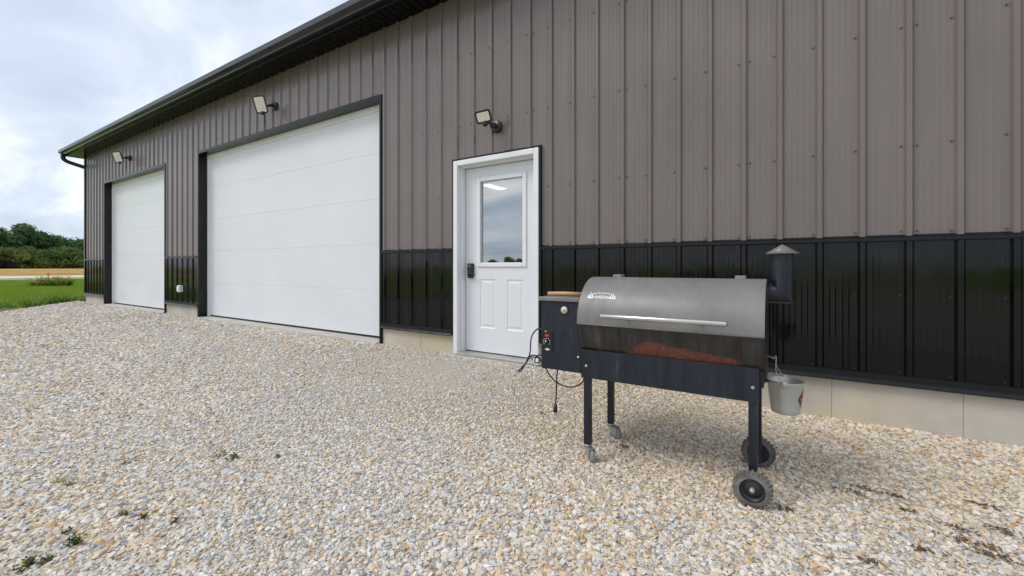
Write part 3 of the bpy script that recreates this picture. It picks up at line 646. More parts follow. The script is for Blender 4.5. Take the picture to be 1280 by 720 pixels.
# wheels on a through axle (right), swivel casters (left)
WZ = GRZ + 0.079
def wheel(yc, s_):
    w_ = MB(); R_ = 0.079
    w_.lathe((-0.130, yc, WZ), (0, s_, 0), [(-0.020, 0.052), (-0.020, 0.068), (-0.012, 0.077), (0.0, R_), (0.012, 0.077), (0.020, 0.068), (0.020, 0.052)], 40)
    wo_ = w_.build('wheel', M['wheel_tyre'], gr)
    tr = MB()
    for k_ in range(26):           # tread lugs
        a = 2 * math.pi * k_ / 26; Mx = Matrix.Translation((-0.130, yc, WZ)) @ Matrix.Rotation(a, 4, 'Y')
        tr.box(-0.005, 0.005, -0.0205, 0.0205, 0.0685, 0.0805, Mx)
    tr.build('tread', M['wheel_tyre'], wo_)
    h = MB(); h.lathe((-0.130, yc, WZ), (0, s_, 0), [(0.006, 0.0001), (0.006, 0.030), (0.0, 0.036), (0.0, 0.045), (0.016, 0.0525), (0.0195, 0.0525)], 32); h.lathe((-0.130, yc, WZ), (0, s_, 0), [(-0.016, 0.0525), (-0.016, 0.0001)], 32); h.build('hub', M['wheel_hub'], wo_)
    MB().lathe((-0.130, yc, WZ), (0, s_, 0), [(0.006, 0.012), (0.020, 0.011), (0.026, 0.006), (0.027, 0.0001)], 14).build('axle_cap', M['zinc'], wo_)
wheel(LEGY[0] - 0.047, -1); wheel(LEGY[1] + 0.047, 1)
MB().tube([(-0.130, LEGY[0] - 0.05, WZ), (-0.130, LEGY[1] + 0.05, WZ)], 0.006, 8).build('axle', M['zinc'], gr)
for li_, ly in enumerate(LEGY):
    ang = R(40) if li_ == 0 else R(10); d_ = Vector((math.cos(ang), -math.sin(ang), 0)); s_ = Vector((-d_.y, d_.x, 0)); top_ = Vector((-0.936, ly, -0.004)); ax_ = top_ + d_ * 0.034 + Vector((0, 0, -0.051))
    cs = MB(); cs.lathe(top_, (0, 0, -1), [(0, 0.0001), (0, 0.02), (0.006, 0.022), (0.012, 0.016), (0.013, 0.0001)], 14)
    for q in (-1, 1):
        o1 = s_ * 0.017 * q; cs.add([top_ + o1 - d_ * 0.016 + Vector((0, 0, -0.012)), top_ + o1 + d_ * 0.05 + Vector((0, 0, -0.016)), ax_ + o1 + d_ * 0.012 - Vector((0, 0, 0.008)), ax_ + o1 - d_ * 0.012 - Vector((0, 0, 0.008)),
                                     top_ + o1 * 1.15 - d_ * 0.016 + Vector((0, 0, -0.012)), top_ + o1 * 1.15 + d_ * 0.05 + Vector((0, 0, -0.016)), ax_ + o1 * 1.15 + d_ * 0.012 - Vector((0, 0, 0.008)), ax_ + o1 * 1.15 - d_ * 0.012 - Vector((0, 0, 0.008))],
                                    [(0, 1, 2, 3), (7, 6, 5, 4), (0, 4, 5, 1), (1, 5, 6, 2), (2, 6, 7, 3), (3, 7, 4, 0)])
    tv_ = top_ + Vector((0, 0, -0.012)); cs.add([tv_ + s_ * 0.019 - d_ * 0.016, tv_ + s_ * 0.019 + d_ * 0.05 - Vector((0, 0, 0.003)), tv_ - s_ * 0.019 + d_ * 0.05 - Vector((0, 0, 0.003)), tv_ - s_ * 0.019 - d_ * 0.016], [(0, 1, 2, 3)])
    co = cs.build('caster', M['zinc'], gr)
    MB().lathe(ax_ - s_ * 0.013, s_, [(0, 0.0001), (0, 0.028), (0.004, 0.035), (0.022, 0.035), (0.026, 0.028), (0.026, 0.0001)], 22).build('caster_wheel', M['caster'], co)
# pellet hopper
HX0, HX1, HF, HBk = -1.229, -0.975, CAM.y + 2.255, CAM.y + 2.255 + 0.43
hp = MB().box(HX0, HX1, HF, HBk, 0.383, 0.782).build('hopper', M['navy'], gr, 0.004)
MB().box(HX0 - 0.012, HX1 - 0.004, HF - 0.014, HBk + 0.01, 0.783, 0.806).build('hopper_lid', M['lid'], hp, 0.004)
kn = MB().lathe((-1.075, HF - 0.001, 0.735), (0, -1, 0), [(0, 0.0001), (0, 0.019), (0.006, 0.021), (0.012, 0.019), (0.014, 0.0001)], 20).build('hopper_badge', base_mat('pale knob', (0.62, 0.55, 0.44), 0.5)[0], hp)
MB().lathe((-1.075, HF - 0.0155, 0.735), (0, -1, 0), [(0, 0.0001), (0, 0.006), (0.003, 0.005), (0.003, 0.0001)], 10).build('badge_screw', M['zinc'], hp)
cp = MB().box(-1.222, -1.148, HF - 0.005, HF - 0.0005, 0.485, 0.612).build('control_panel', base_mat('panel black', (0.010, 0.011, 0.014), 0.3)[0], gr, 0.002)
MB().box(-1.200, -1.172, HF - 0.009, HF - 0.0055, 0.573, 0.586).build('power_switch', M['red'], cp, 0.002)
MB().lathe((-1.190, HF - 0.0055, 0.543), (0, -1, 0), [(0, 0.0001), (0, 0.014), (0.010, 0.012), (0.012, 0.0001)], 16).build('dial', M['lock'], cp)
dm = MB()
for k_ in range(9):
    a = R(-130 + 32 * k_); c_x, c_z = -1.190 + 0.021 * math.sin(a), 0.543 + 0.021 * math.cos(a); dm.box(c_x - 0.002, c_x + 0.002, HF - 0.0062, HF - 0.0055, c_z - 0.002, c_z + 0.002)
dm.box(-1.1925, -1.1875, HF - 0.0185, HF - 0.0178, 0.541, 0.554); dm.lathe((-1.195, HF - 0.0055, 0.603), (0, -1, 0), [(0, 0.004), (0.003, 0.004), (0.003, 0.0001)], 8)
dm.build('dial_marks', M['white'], cp)
mk = MB(); mk.prism([(-1.203, 0.494), (-1.192, 0.506), (-1.185, 0.502), (-1.178, 0.507), (-1.168, 0.494), (-1.180, 0.497), (-1.185, 0.490), (-1.191, 0.497)], 'y', HF - 0.0062, HF - 0.0055); mk.build('panel_emblem', M['white'], cp)
for (bx_, bz_) in ((-0.99, 0.475), ): MB().lathe((bx_, HF - 0.004, bz_), (0, -1, 0), [(0, 0.0001), (0, 0.006), (0.004, 0.005), (0.004, 0.0001)], 10).build('bolt', M['white'], gr)
# wooden handled stick on the hopper lid
wt = thing('wooden_scraper', 'wooden stick lying on the hopper lid of the smoker', 'tool', (-1.10, HF + 0.14, 0.806))
MB().tube([(-1.235, HF + 0.10, 0.8195), (-1.13, HF + 0.115, 0.821), (-1.02, HF + 0.13, 0.8195)], [0.011, 0.0125, 0.012], 10).build('wooden_handle', M['wood'], wt)
MB().tube([(-1.02, HF + 0.13, 0.8195), (-0.985, HF + 0.135, 0.8195)], [0.0122, 0.0122], 10).build('ferrule', M['zinc'], wt)
# power cord with plug, looped on the hopper's left side
def smooth(pts, n=6):
    pts = [Vector(p) for p in pts]; out = []
    for i in range(len(pts) - 1):
        a = pts[max(i - 1, 0)]; b1 = pts[i]; c1 = pts[i + 1]; d1 = pts[min(i + 2, len(pts) - 1)]
        for k_ in range(n):
            t = k_ / n; out.append(0.5 * ((2 * b1) + (c1 - a) * t + (2 * a - 5 * b1 + 4 * c1 - d1) * t * t + (3 * b1 - a - 3 * c1 + d1) * t ** 3))
    return out + [pts[-1]]
yc = HF + 0.05
c1_ = smooth([(HX0 + 0.005, yc, 0.60), (HX0 - 0.05, yc, 0.605), (HX0 - 0.095, yc, 0.55), (HX0 - 0.105, yc, 0.46), (HX0 - 0.125, yc, 0.40), (HX0 - 0.165, yc, 0.355), (HX0 - 0.19, yc, 0.33), (HX0 - 0.165, yc - 0.01, 0.335), (HX0 - 0.13, yc - 0.015, 0.385),
             (HX0 - 0.10, yc - 0.015, 0.435), (HX0 - 0.05, yc - 0.01, 0.44), (HX0 + 0.0, yc - 0.02, 0.40), (HX0 + 0.05, yc - 0.02, 0.33), (HX0 + 0.11, yc - 0.01, 0.29), (HX0 + 0.18, yc, 0.285), (HX0 + 0.235, yc + 0.02, 0.32), (HX0 + 0.245, yc + 0.03, 0.40)])
MB().tube(c1_, 0.0042, 6).build('power_cord', M['cord'], gr)
c2_ = smooth([(HX0 - 0.115, yc - 0.012, 0.43), (HX0 - 0.055, yc + 0.012, 0.425), (HX0 - 0.04, yc, 0.405), (HX0 - 0.065, yc - 0.012, 0.40), (HX0 - 0.06, yc + 0.01, 0.44), (HX0 + 0.01, yc + 0.02, 0.44), (HX0 + 0.07, yc + 0.02, 0.41), (HX0 + 0.078, yc, 0.33), (HX0 + 0.074, yc, 0.22), (HX0 + 0.070, yc, 0.165)])
MB().tube(c2_, 0.0042, 6).build('power_cord', M['cord'], gr)
pl = MB().tube([(HX0 + 0.070, yc, 0.17), (HX0 + 0.069, yc, 0.145), (HX0 + 0.068, yc, 0.120)], [0.007, 0.012, 0.014], 8).build('plug', M['cord'], gr)
for q in (-1, 1): MB().box(HX0 + 0.068 + q * 0.006 - 0.001, HX0 + 0.068 + q * 0.006 + 0.001, yc - 0.003, yc + 0.003, 0.103, 0.1195).build('plug_pin', M['zinc'], pl)
# chimney: stub out of the end plate, mitred upright pipe, conical cap
PX, PZ, PR = -0.018, 0.853, 0.047
ch = MB(); seg = 28; vs = []; fs = []
ringA = []; ringM = []; ringT = []
for k_ in range(seg):
    a = 2 * math.pi * k_ / seg; ca_, sa_ = math.cos(a), math.sin(a)
    # upright circle (x,y) ; mitre plane x - PX = z - PZ  (elbow opens left and up)
    ringT.append(Vector((PX + PR * ca_, CY + 0.02 + PR * sa_, 1.052)))
    ringM.append(Vector((PX + PR * ca_, CY + 0.02 + PR * sa_, PZ - PR * ca_)))
    ringA.append(Vector((BX1 + 0.002, CY + 0.02 + PR * sa_, PZ - PR * ca_)))
vs = ringA + ringM + ringT
for r_ in range(2):
    for k_ in range(seg): fs.append((r_ * seg + k_, r_ * seg + (k_ + 1) % seg, (r_ + 1) * seg + (k_ + 1) % seg, (r_ + 1) * seg + k_))
ch.add(vs, fs, True); cho = ch.build('chimney', M['navy'], gr); em = cho.modifiers.new('es', 'EDGE_SPLIT'); em.split_angle = R(35); 
MB().tube([(ringM[i].x * 1.0, ringM[i].y, ringM[i].z) for i in list(range(seg)) + [0]], 0.0025, 6, caps=False).build('weld_seam', M['navy'], cho)
MB().lathe((PX, CY + 0.02, 1.046), (0, 0, 1), [(0.0, 0.071), (0.002, 0.073), (0.044, 0.004), (0.046, 0.0001)], 28).lathe((PX, CY + 0.02, 1.044), (0, 0, 1), [(0.0, 0.071), (0.038, 0.0001)], 28).build('chimney_cap', M['lid'], cho)
MB().lathe((BX1 + 0.003, CY + 0.02, PZ), (1, 0, 0), [(0, 0.066), (0.004, 0.066), (0.005, 0.05)], 24).build('chimney_flange', M['navy'], cho)
MB().tube([(BX1 + 0.002, CY - 0.04, 0.556), (BX1 + 0.035, CY - 0.04, 0.548), (BX1 + 0.042, CY - 0.04, 0.556)], 0.005, 8).build('drain_hook', M['zinc'], gr)
# grease bucket hanging beside the right end
BKX, BKY, B0, B1 = -0.006, CY - 0.04, 0.300, 0.448
bk = thing('grease_bucket', 'small galvanised bucket hanging on the right end of the smoker', 'bucket', (BKX, BKY, B0))
MB().lathe((BKX, BKY, 0), (0, 0, 1), [(B0 + 0.006, 0.0001), (B0 + 0.006, 0.054), (B0, 0.056), (B0 + 0.003, 0.058), (B0 + 0.02, 0.060), (B1 - 0.012, 0.074), (B1 - 0.006, 0.0755), (B1, 0.078), (B1 + 0.003, 0.075), (B1 - 0.002, 0.072), (B0 + 0.012, 0.054), (B0 + 0.010, 0.0001)], 36).build('pail', M['bucket'], bk)
for q in (-1, 1):
    MB().lathe((BKX - 0.004, BKY + q * 0.073, B1 - 0.006), (0, q, 0), [(0, 0.0001), (0, 0.016), (0.003, 0.016), (0.006, 0.006), (0.006, 0.0001)], 12).build('bail_ear', M['bucket'], bk)
bl = smooth([(BKX - 0.004, BKY - 0.078, B1 - 0.004), (BKX - 0.035, BKY - 0.070, B1 + 0.045), (BX1 + 0.042, BKY - 0.02, B1 + 0.099), (BX1 + 0.040, BKY, 0.560), (BX1 + 0.042, BKY + 0.02, B1 + 0.099), (BKX - 0.035, BKY + 0.070, B1 + 0.045), (BKX - 0.004, BKY + 0.078, B1 - 0.004)])
MB().tube(bl, 0.0026, 6).build('bail', M['zinc'], bk)
# paper label wrapped on the pail's right-hand side
def on_pail(a, z, lift=0.0012):
    r_ = 0.060 + (z - B0 - 0.02) / (B1 - 0.012 - B0 - 0.02) * 0.014 + lift; return (BKX + r_ * math.cos(a), BKY + r_ * math.sin(a), z)
lb = MB()
def patch(mb, a0, a1, fz0, fz1, lift):
    n_ = 8; vs = []
    for i in range(n_ + 1):
        a = a0 + (a1 - a0) * i / n_; vs += [on_pail(a, fz0(i / n_), lift), on_pail(a, fz1(i / n_), lift)]
    mb.add(vs, [(2 * i, 2 * i + 2, 2 * i + 3, 2 * i + 1) for i in range(n_)])
patch(lb, R(-42), R(22), lambda t: 0.375 - 0.042 * math.sin(math.pi * min(t, 1)), lambda t: 0.375 + 0.042 * math.sin(math.pi * t), 0.0012); lb.build('pail_label', M['lock'], bk, fix=False)
lb = MB(); patch(lb, R(-34), R(14), lambda t: 0.370, lambda t: 0.381, 0.0018); lb.build('label_band', M['red'], bk, fix=False)

# ------------------------------------------------------------------ gravel stones (stuff)
m, N, L, b = base_mat('limestone chips', (0.5, 0.48, 0.45), 0.88, spec=0.25)
at = N.new('ShaderNodeAttribute'); at.attribute_type = 'INSTANCER'; at.attribute_name = 'tone'
at2 = N.new('ShaderNodeAttribute'); at2.attribute_type = 'INSTANCER'; at2.attribute_name = 'warm'
grey = ramp(N, L, at.outputs['Fac'], [(0.0, (0.22, 0.22, 0.22)), (0.05, (0.38, 0.385, 0.395)), (0.20, (0.51, 0.515, 0.53)), (0.5, (0.61, 0.615, 0.625)), (0.78, (0.69, 0.67, 0.635)), (1.0, (0.80, 0.78, 0.735))])
tan = ramp(N, L, at.outputs['Fac'], [(0.0, (0.34, 0.20, 0.09)), (0.06, (0.56, 0.33, 0.13)), (0.18, (0.66, 0.45, 0.22)), (0.45, (0.70, 0.54, 0.33)), (0.75, (0.73, 0.61, 0.44)), (1.0, (0.80, 0.73, 0.61))])
ns = noise_node(N, L, 1.8, 4, 0.6)
c_ = mixc(N, L, at2.outputs['Fac'], grey.outputs[0], tan.outputs[0])
c_ = mixc(N, L, maprange(N, L, ns.outputs['Fac'], 0.42, 0.75, 0, 0.4), c_, (0.52, 0.43, 0.31)); L.new(c_, b.inputs['Base Color'])
M['chips'] = m
vs, fs = yard_grid(0.16, edge=False)
vs = [(x, y, z + 0.002) for x, y, z in vs]
# only where the camera's surroundings can show single stones
keepf = []
for f in fs:
    cx_ = sum(vs[i][0] for i in f) / 4; cy_ = sum(vs[i][1] for i in f) / 4
    if cy_ > -8.5 and cx_ < 3.6 and (cx_ - CAM.x) * -0.5367 + (cy_ - CAM.y) * 0.8438 > -1.2: keepf.append(f)
me = bpy.data.meshes.new('gravel'); me.from_pydata(vs, [], keepf); me.update()
dens = me.attributes.new('dens', 'FLOAT', 'POINT'); siz = me.attributes.new('siz', 'FLOAT', 'POINT'); wrm = me.attributes.new('wrm', 'FLOAT', 'POINT')
dl, sl_, wl = [], [], []
fwd = Vector((-math.sin(R(32.46)), math.cos(R(32.46))))
for (x, y, z) in vs:
    d = math.hypot(x - CAM.x, y - CAM.y); dep = (x - CAM.x) * fwd.x + (y - CAM.y) * fwd.y
    s_ = 0.0146 + 0.0135 * sstep(2.2, 10, d)
    n_ = noise.noise(Vector((x * 0.8, y * 0.8, 0))); n2_ = noise.noise(Vector((x * 2.5, y * 2.5, 5)))
    n3_ = noise.noise(Vector((x * 0.35 + 4, y * 1.1, 8))); s_ *= 1 + 0.25 * n_ - 0.15 * max(0, n3_)
    cover = (1.45 + 0.45 * n_ + 0.35 * n2_ - 0.5 * max(0, n3_)) * (1 - 0.42 * sstep(4, 9, d))
    # trodden, dusty spot in front of the entry door
    e = math.exp(-(((x + 2.75) / 1.25) ** 2 + ((y + 0.55) / 0.75) ** 2)); cover *= 1 - 0.94 * e; s_ *= 1 - 0.25 * e
    e2 = math.exp(-(((x + 5.5) / 3.2) ** 2 + ((y + 0.9) / 0.9) ** 2)); cover *= 1 - 0.5 * e2; s_ *= 1 - 0.10 * e2
    for tx in (-5.55, -7.25, -11.6, -13.2):       # wheel tracks worn in towards the garage doors
        tk = math.exp(-((x - tx - 0.05 * y * y + 0.12 * n_) / 0.24) ** 2); cover *= 1 - 0.42 * tk; s_ *= 1 - 0.10 * tk
    dn = cover / (s_ * s_ * 0.78)
    if dep < 0.35: dn *= 0.25
    dl.append(max(0, dn)); sl_.append(s_)
    w = 0.55 + 0.24 * n_ + 0.12 * n2_ + (0.35 * math.exp(-(y / 0.75) ** 2) if x > -1.6 else 0)
    w += 0.6 * math.exp(-(((x + 0.65) / 1.1) ** 2 + ((y + 0.85) / 0.75) ** 2)) + 0.25 * math.exp(-(((x - 0.6) / 0.8) ** 2 + ((y + 0.45) / 0.5) ** 2))
    wl.append(max(0.05, min(0.96, w)))
dens.data.foreach_set('value', dl); siz.data.foreach_set('value', sl_); wrm.data.foreach_set('value', wl)
gv = bpy.data.objects.new('gravel', me); COL.objects.link(gv); setp(gv, 'loose grey and tan crushed stone covering the yard', 'gravel', kind='stuff')
ng = bpy.data.node_groups.new('gravel', 'GeometryNodeTree'); ng.interface.new_socket('Geometry', in_out='INPUT', socket_type='NodeSocketGeometry'); ng.interface.new_socket('Geometry', in_out='OUTPUT', socket_type='NodeSocketGeometry')
G = ng.nodes; K = ng.links; gi = G.new('NodeGroupInput'); go = G.new('NodeGroupOutput')
def named(nm):
    q = G.new('GeometryNodeInputNamedAttribute'); q.data_type = 'FLOAT'; q.inputs['Name'].default_value = nm; return q.outputs['Attribute']
def rnd(lo, hi, seed, vec=False):
    q = G.new('FunctionNodeRandomValue'); q.data_type = 'FLOAT_VECTOR' if vec else 'FLOAT'
    if vec: q.inputs[0].default_value = lo; q.inputs[1].default_value = hi
    else: q.inputs[2].default_value = lo; q.inputs[3].default_value = hi
    q.inputs['Seed'].default_value = seed; return q.outputs[0] if vec else q.outputs[1]
def gm(op, a, b2, c=None):
    q = G.new('ShaderNodeMath'); q.operation = op
    for i, v in enumerate((a, b2, c)):
        if v is None: continue
        if hasattr(v, 'links'): K.new(v, q.inputs[i])
        else: q.inputs[i].default_value = v
    return q.outputs[0]
dp = G.new('GeometryNodeDistributePointsOnFaces'); K.new(gi.outputs[0], dp.inputs['Mesh']); K.new(named('dens'), dp.inputs['Density']); dp.inputs['Seed'].default_value = 3
join = G.new('GeometryNodeJoinGeometry')
for v_ in range(9):
    ic = G.new('GeometryNodeMeshIcoSphere'); ic.inputs['Radius'].default_value = 0.5; ic.inputs['Subdivisions'].default_value = 1
    so = G.new('GeometryNodeSetPosition'); K.new(ic.outputs[0], so.inputs[0]); K.new(rnd((-0.21, -0.21, -0.21), (0.21, 0.21, 0.21), 50 + v_, True), so.inputs['Offset'])
    hu = G.new('GeometryNodeConvexHull'); K.new(so.outputs[0], hu.inputs[0])
    tr = G.new('GeometryNodeTransform'); K.new(hu.outputs[0], tr.inputs[0])
    tr.inputs['Scale'].default_value = ((1.25, 0.8, 0.5), (1.1, 0.95, 0.42), (1.0, 0.9, 0.7), (1.4, 0.75, 0.4), (1.05, 0.85, 0.55), (1.2, 1.0, 0.36), (0.95, 0.8, 0.6), (1.5, 0.65, 0.5), (1.0, 1.0, 0.5))[v_]
    smt = G.new('GeometryNodeSetMaterial'); K.new(tr.outputs[0], smt.inputs[0]); smt.inputs['Material'].default_value = M['chips']
    ti = G.new('GeometryNodeGeometryToInstance'); K.new(smt.outputs[0], ti.inputs[0]); K.new(ti.outputs[0], join.inputs[0])
ip = G.new('GeometryNodeInstanceOnPoints'); K.new(dp.outputs['Points'], ip.inputs['Points']); K.new(join.outputs[0], ip.inputs['Instance'])
ip.inputs['Pick Instance'].default_value = True
ri = G.new('FunctionNodeRandomValue'); ri.data_type = 'INT'; ri.inputs[4].default_value = 0; ri.inputs[5].default_value = 8; ri.inputs['Seed'].default_value = 11; K.new(ri.outputs[2], ip.inputs['Instance Index'])
K.new(rnd((-0.5, -0.5, 0), (0.5, 0.5, 6.283), 21, True), ip.inputs['Rotation'])
sr = rnd(0.0, 1.0, 31); s3 = gm('POWER', sr, 2.2); K.new(gm('MULTIPLY', named('siz'), gm('MULTIPLY_ADD', s3, 1.55, 0.50)), ip.inputs['Scale'])
sa = G.new('GeometryNodeStoreNamedAttribute'); sa.data_type = 'FLOAT'; sa.domain = 'POINT'; sa.inputs['Name'].default_value = 'tone'; K.new(rnd(0, 1, 41), sa.inputs['Value'])
sb = G.new('GeometryNodeStoreNamedAttribute'); sb.data_type = 'FLOAT'; sb.domain = 'POINT'; sb.inputs['Name'].default_value = 'warm'
K.new(gm('MULTIPLY', gm('LESS_THAN', rnd(0, 1, 43), named('wrm')), rnd(0.25, 1.0, 44)), sb.inputs['Value'])
K.new(dp.outputs['Points'], sa.inputs[0]); K.new(sa.outputs[0], sb.inputs[0]); K.new(sb.outputs[0], ip.inputs['Points'])
K.new(ip.outputs[0], go.inputs[0])
gmod = gv.modifiers.new('stones', 'NODES'); gmod.node_group = ng

# ------------------------------------------------------------------ plants
def leafmat(name, dark, light, tint, scale=0.6, rough=0.7):
    m, N, L, b = base_mat(name, dark, rough, spec=0.2)
    n_ = noise_node(N, L, scale, 4, 0.6); oi = N.new('ShaderNodeObjectInfo')
    c_ = ramp(N, L, n_.outputs['Fac'], [(0.32, dark), (0.68, light)])
    L.new(mixc(N, L, maprange(N, L, oi.outputs['Random'], 0, 1, 0.0, 0.45), c_.outputs[0], tint), b.inputs['Base Color'])
    tl = N.new('ShaderNodeBsdfTranslucent'); L.new(b.inputs['Base Color'].links[0].from_socket, tl.inputs['Color']); ms = N.new('ShaderNodeMixShader'); ms.inputs[0].default_value = 0.48
    L.new(b.outputs[0], ms.inputs[1]); L.new(tl.outputs[0], ms.inputs[2]); L.new(ms.outputs[0], N['Material Output'].inputs['Surface'])
    return m
M['leaf_dark'] = leafmat('dark leaves', (0.05, 0.13, 0.055), (0.14, 0.235, 0.09), (0.10, 0.20, 0.065))
M['leaf_mid'] = leafmat('turning leaves', (0.055, 0.16, 0.055), (0.25, 0.33, 0.085), (0.36, 0.30, 0.08), 0.22)
M['leaf_purple'] = leafmat('purple leaves', (0.030, 0.022, 0.026), (0.055, 0.042, 0.042), (0.045, 0.028, 0.032))
M['bark'] = mottled('bark', (0.06, 0.045, 0.032), (0.12, 0.095, 0.07), 0.95, 8)
M['weed'] = leafmat('weed leaves', (0.10, 0.20, 0.035), (0.22, 0.34, 0.07), (0.20, 0.26, 0.06), 8)
M['weed_dry'] = leafmat('dry weed', (0.32, 0.30, 0.09), (0.48, 0.43, 0.14), (0.32, 0.36, 0.10), 6)
M['weed_dull'] = leafmat('dull weed leaves', (0.05, 0.085, 0.028), (0.11, 0.15, 0.05), (0.12, 0.115, 0.05), 20)
M['debris'] = mottled('dead leaves', (0.07, 0.045, 0.028), (0.20, 0.135, 0.085), 0.85, 30)
def crown_mesh(seed, h, w, trunk, n, lobes, leaf):
    rg = random.Random(seed); mb = MB(); cs = []
    for i in range(lobes):
        t = rg.random(); a = rg.uniform(0, 6.283); rad = w / 2 * math.sqrt(rg.random()) * (0.45 + 0.55 * math.sin(math.pi * min(0.96, 0.25 + 0.72 * t)))
        cs.append((Vector((rad * math.cos(a), rad * math.sin(a), trunk + (h - trunk) * (0.10 + 0.80 * t))), w * rg.uniform(0.13, 0.23)))
    for i in range(n):
        c, r = rg.choice(cs); d = Vector((rg.gauss(0, 1), rg.gauss(0, 1), rg.gauss(0, 1))).normalized()
        p = c + Vector((d.x, d.y, d.z * 0.8)) * r * rg.uniform(0.6, 1.05)
        nrm = (d + Vector((rg.gauss(0, .45), rg.gauss(0, .45), rg.gauss(0, .45) + 0.35))).normalized(); u = nrm.orthogonal().normalized(); v = nrm.cross(u); s_ = leaf * rg.uniform(0.5, 1.2)
        mb.add([p + u * s_, p + v * s_ * 0.55, p - u * s_, p - v * s_ * 0.55], [(0, 1, 2, 3)])
    return mb
def trunk_mesh(seed, h, trunk, r):
    rg = random.Random(seed); mb = MB(); path = [Vector((0, 0, -0.2))]
    for i in range(1, 7): path.append(Vector((rg.uniform(-.12, .12) * i * 0.3, rg.uniform(-.12, .12) * i * 0.3, h * 0.75 * i / 6)))
    mb.tube(path, [r * (1 - 0.12 * i) for i in range(7)], 8)
    for i in range(6):
        b0 = path[2 + i % 4]; a = rg.uniform(0, 6.28); e = b0 + Vector((math.cos(a), math.sin(a), rg.uniform(0.4, 0.9))) * h * 0.22
        mb.tube([b0, b0.lerp(e, 0.5) + Vector((0, 0, -0.1)), e], [r * 0.45, r * 0.3, r * 0.12], 6)
    return mb
protos = {}
def tree_protos(key, h, w, trunk, n, lobes, leaf, mat):
    L_ = []
    for s_ in range(3):
        c = crown_mesh(hash(key) % 97 * 0 + s_ * 13 + len(key), h, w, trunk, n, lobes, leaf)
        me = bpy.data.meshes.new('crown'); me.from_pydata(c.v, [], c.f); me.materials.append(mat)
        t = trunk_mesh(s_ + 5, h, trunk, h * 0.022); mt = bpy.data.meshes.new('trunk'); mt.from_pydata(t.v, [], t.f); mt.materials.append(M['bark']); mt.polygons.foreach_set('use_smooth', t.smooth)
        L_.append((me, mt))
    protos[key] = L_
tree_protos('tall', 12.8, 10.5, 1.0, 6500, 48, 0.42, M['leaf_dark'])
tree_protos('edge', 7.6, 9.5, -0.4, 6000, 46, 0.36, M['leaf_mid'])
tree_protos('shrubby', 4.6, 6.0, -0.3, 2800, 18, 0.26, M['leaf_purple'])
def tree(key, i, loc, sc, label, group):
    me, mt = protos[key][i % 3]; t = thing('broadleaf_tree', label, 'tree', loc, group); t.scale = (sc, sc, sc * random.uniform(0.94, 1.06)); t.rotation_euler = (0, 0, random.uniform(0, 6.28))
    for nm, mm in (('trunk', mt), ('crown', me)):
        o = bpy.data.objects.new(nm, mm); COL.objects.link(o); o.parent = t
ords = ['leftmost', 'second', 'third', 'fourth', 'fifth', 'sixth', 'seventh', 'eighth']
def line_label(i, n0, what, y):
    return what
def row(key, ys, x, what, group, scl):
    vis = [y for y in ys if 19 < y < 46]; left = [y for y in ys if y <= 19]; right = [y for y in ys if y >= 46]
    for i, y in enumerate(ys):
        if y in vis:
            k_ = vis.index(y); lab = '%s, %s' % (what, 'leftmost in view' if k_ == 0 else ords[k_] + ' from the left')
        elif y in left: lab = '%s, %s beyond the left picture border' % (what, ['first', 'second', 'third', 'fourth'][len(left) - 1 - left.index(y)])
        else: lab = '%s, %s hidden behind the building corner' % (what, ['first', 'second', 'third', 'fourth'][right.index(y)])
        tree(key, i, (x - random.uniform(0, 5), y + random.uniform(-.7, .7), LAWN_Z), scl(y), lab, group)
row('tall', [6.5, 11.0, 15.5, 20.0, 24.5, 29.0, 33.0, 37.0, 41.0, 45.0, 50.0, 55.0], -214, 'tall dark green tree in back row of tree line', 'tall back row of the tree line', lambda y: 0.98 + 0.14 * math.exp(-((y - 29) / 5) ** 2) - 0.12 * (y > 35) + 0.05 * random.random())
row('edge', [8.0, 12.5, 17.0, 21.5, 25.5, 30.0, 34.0, 38.0, 42.0, 47.0, 52.0], -207, 'low yellowing tree in front row of tree line', 'low front row of the tree line', lambda y: 0.94 + 0.16 * random.random())
for i, (y, lab) in enumerate(((21.5, 'dark purple shrub at the foot of far tree line, left of two'), (25.2, 'dark purple shrub at the foot of far tree line, right of two'))):
    tree('shrubby', i, (-203.5, y, LAWN_Z), 0.9 - 0.12 * i, lab, 'purple shrubs at the tree line')
for i, (x, y, sc, lab) in enumerate(((-135.6, -190, 0.66, 'round tree behind the viewpoint, left tree reflected in entry door window'), (-124.7, -190, 0.78, 'round tree behind the viewpoint, middle tree reflected in entry door window'), (-117.6, -190, 0.66, 'round tree behind the viewpoint, right tree reflected in entry door window'))):
    tree('edge', i, (x, y, LAWN_Z), sc, lab, 'trees reflected in the door window')

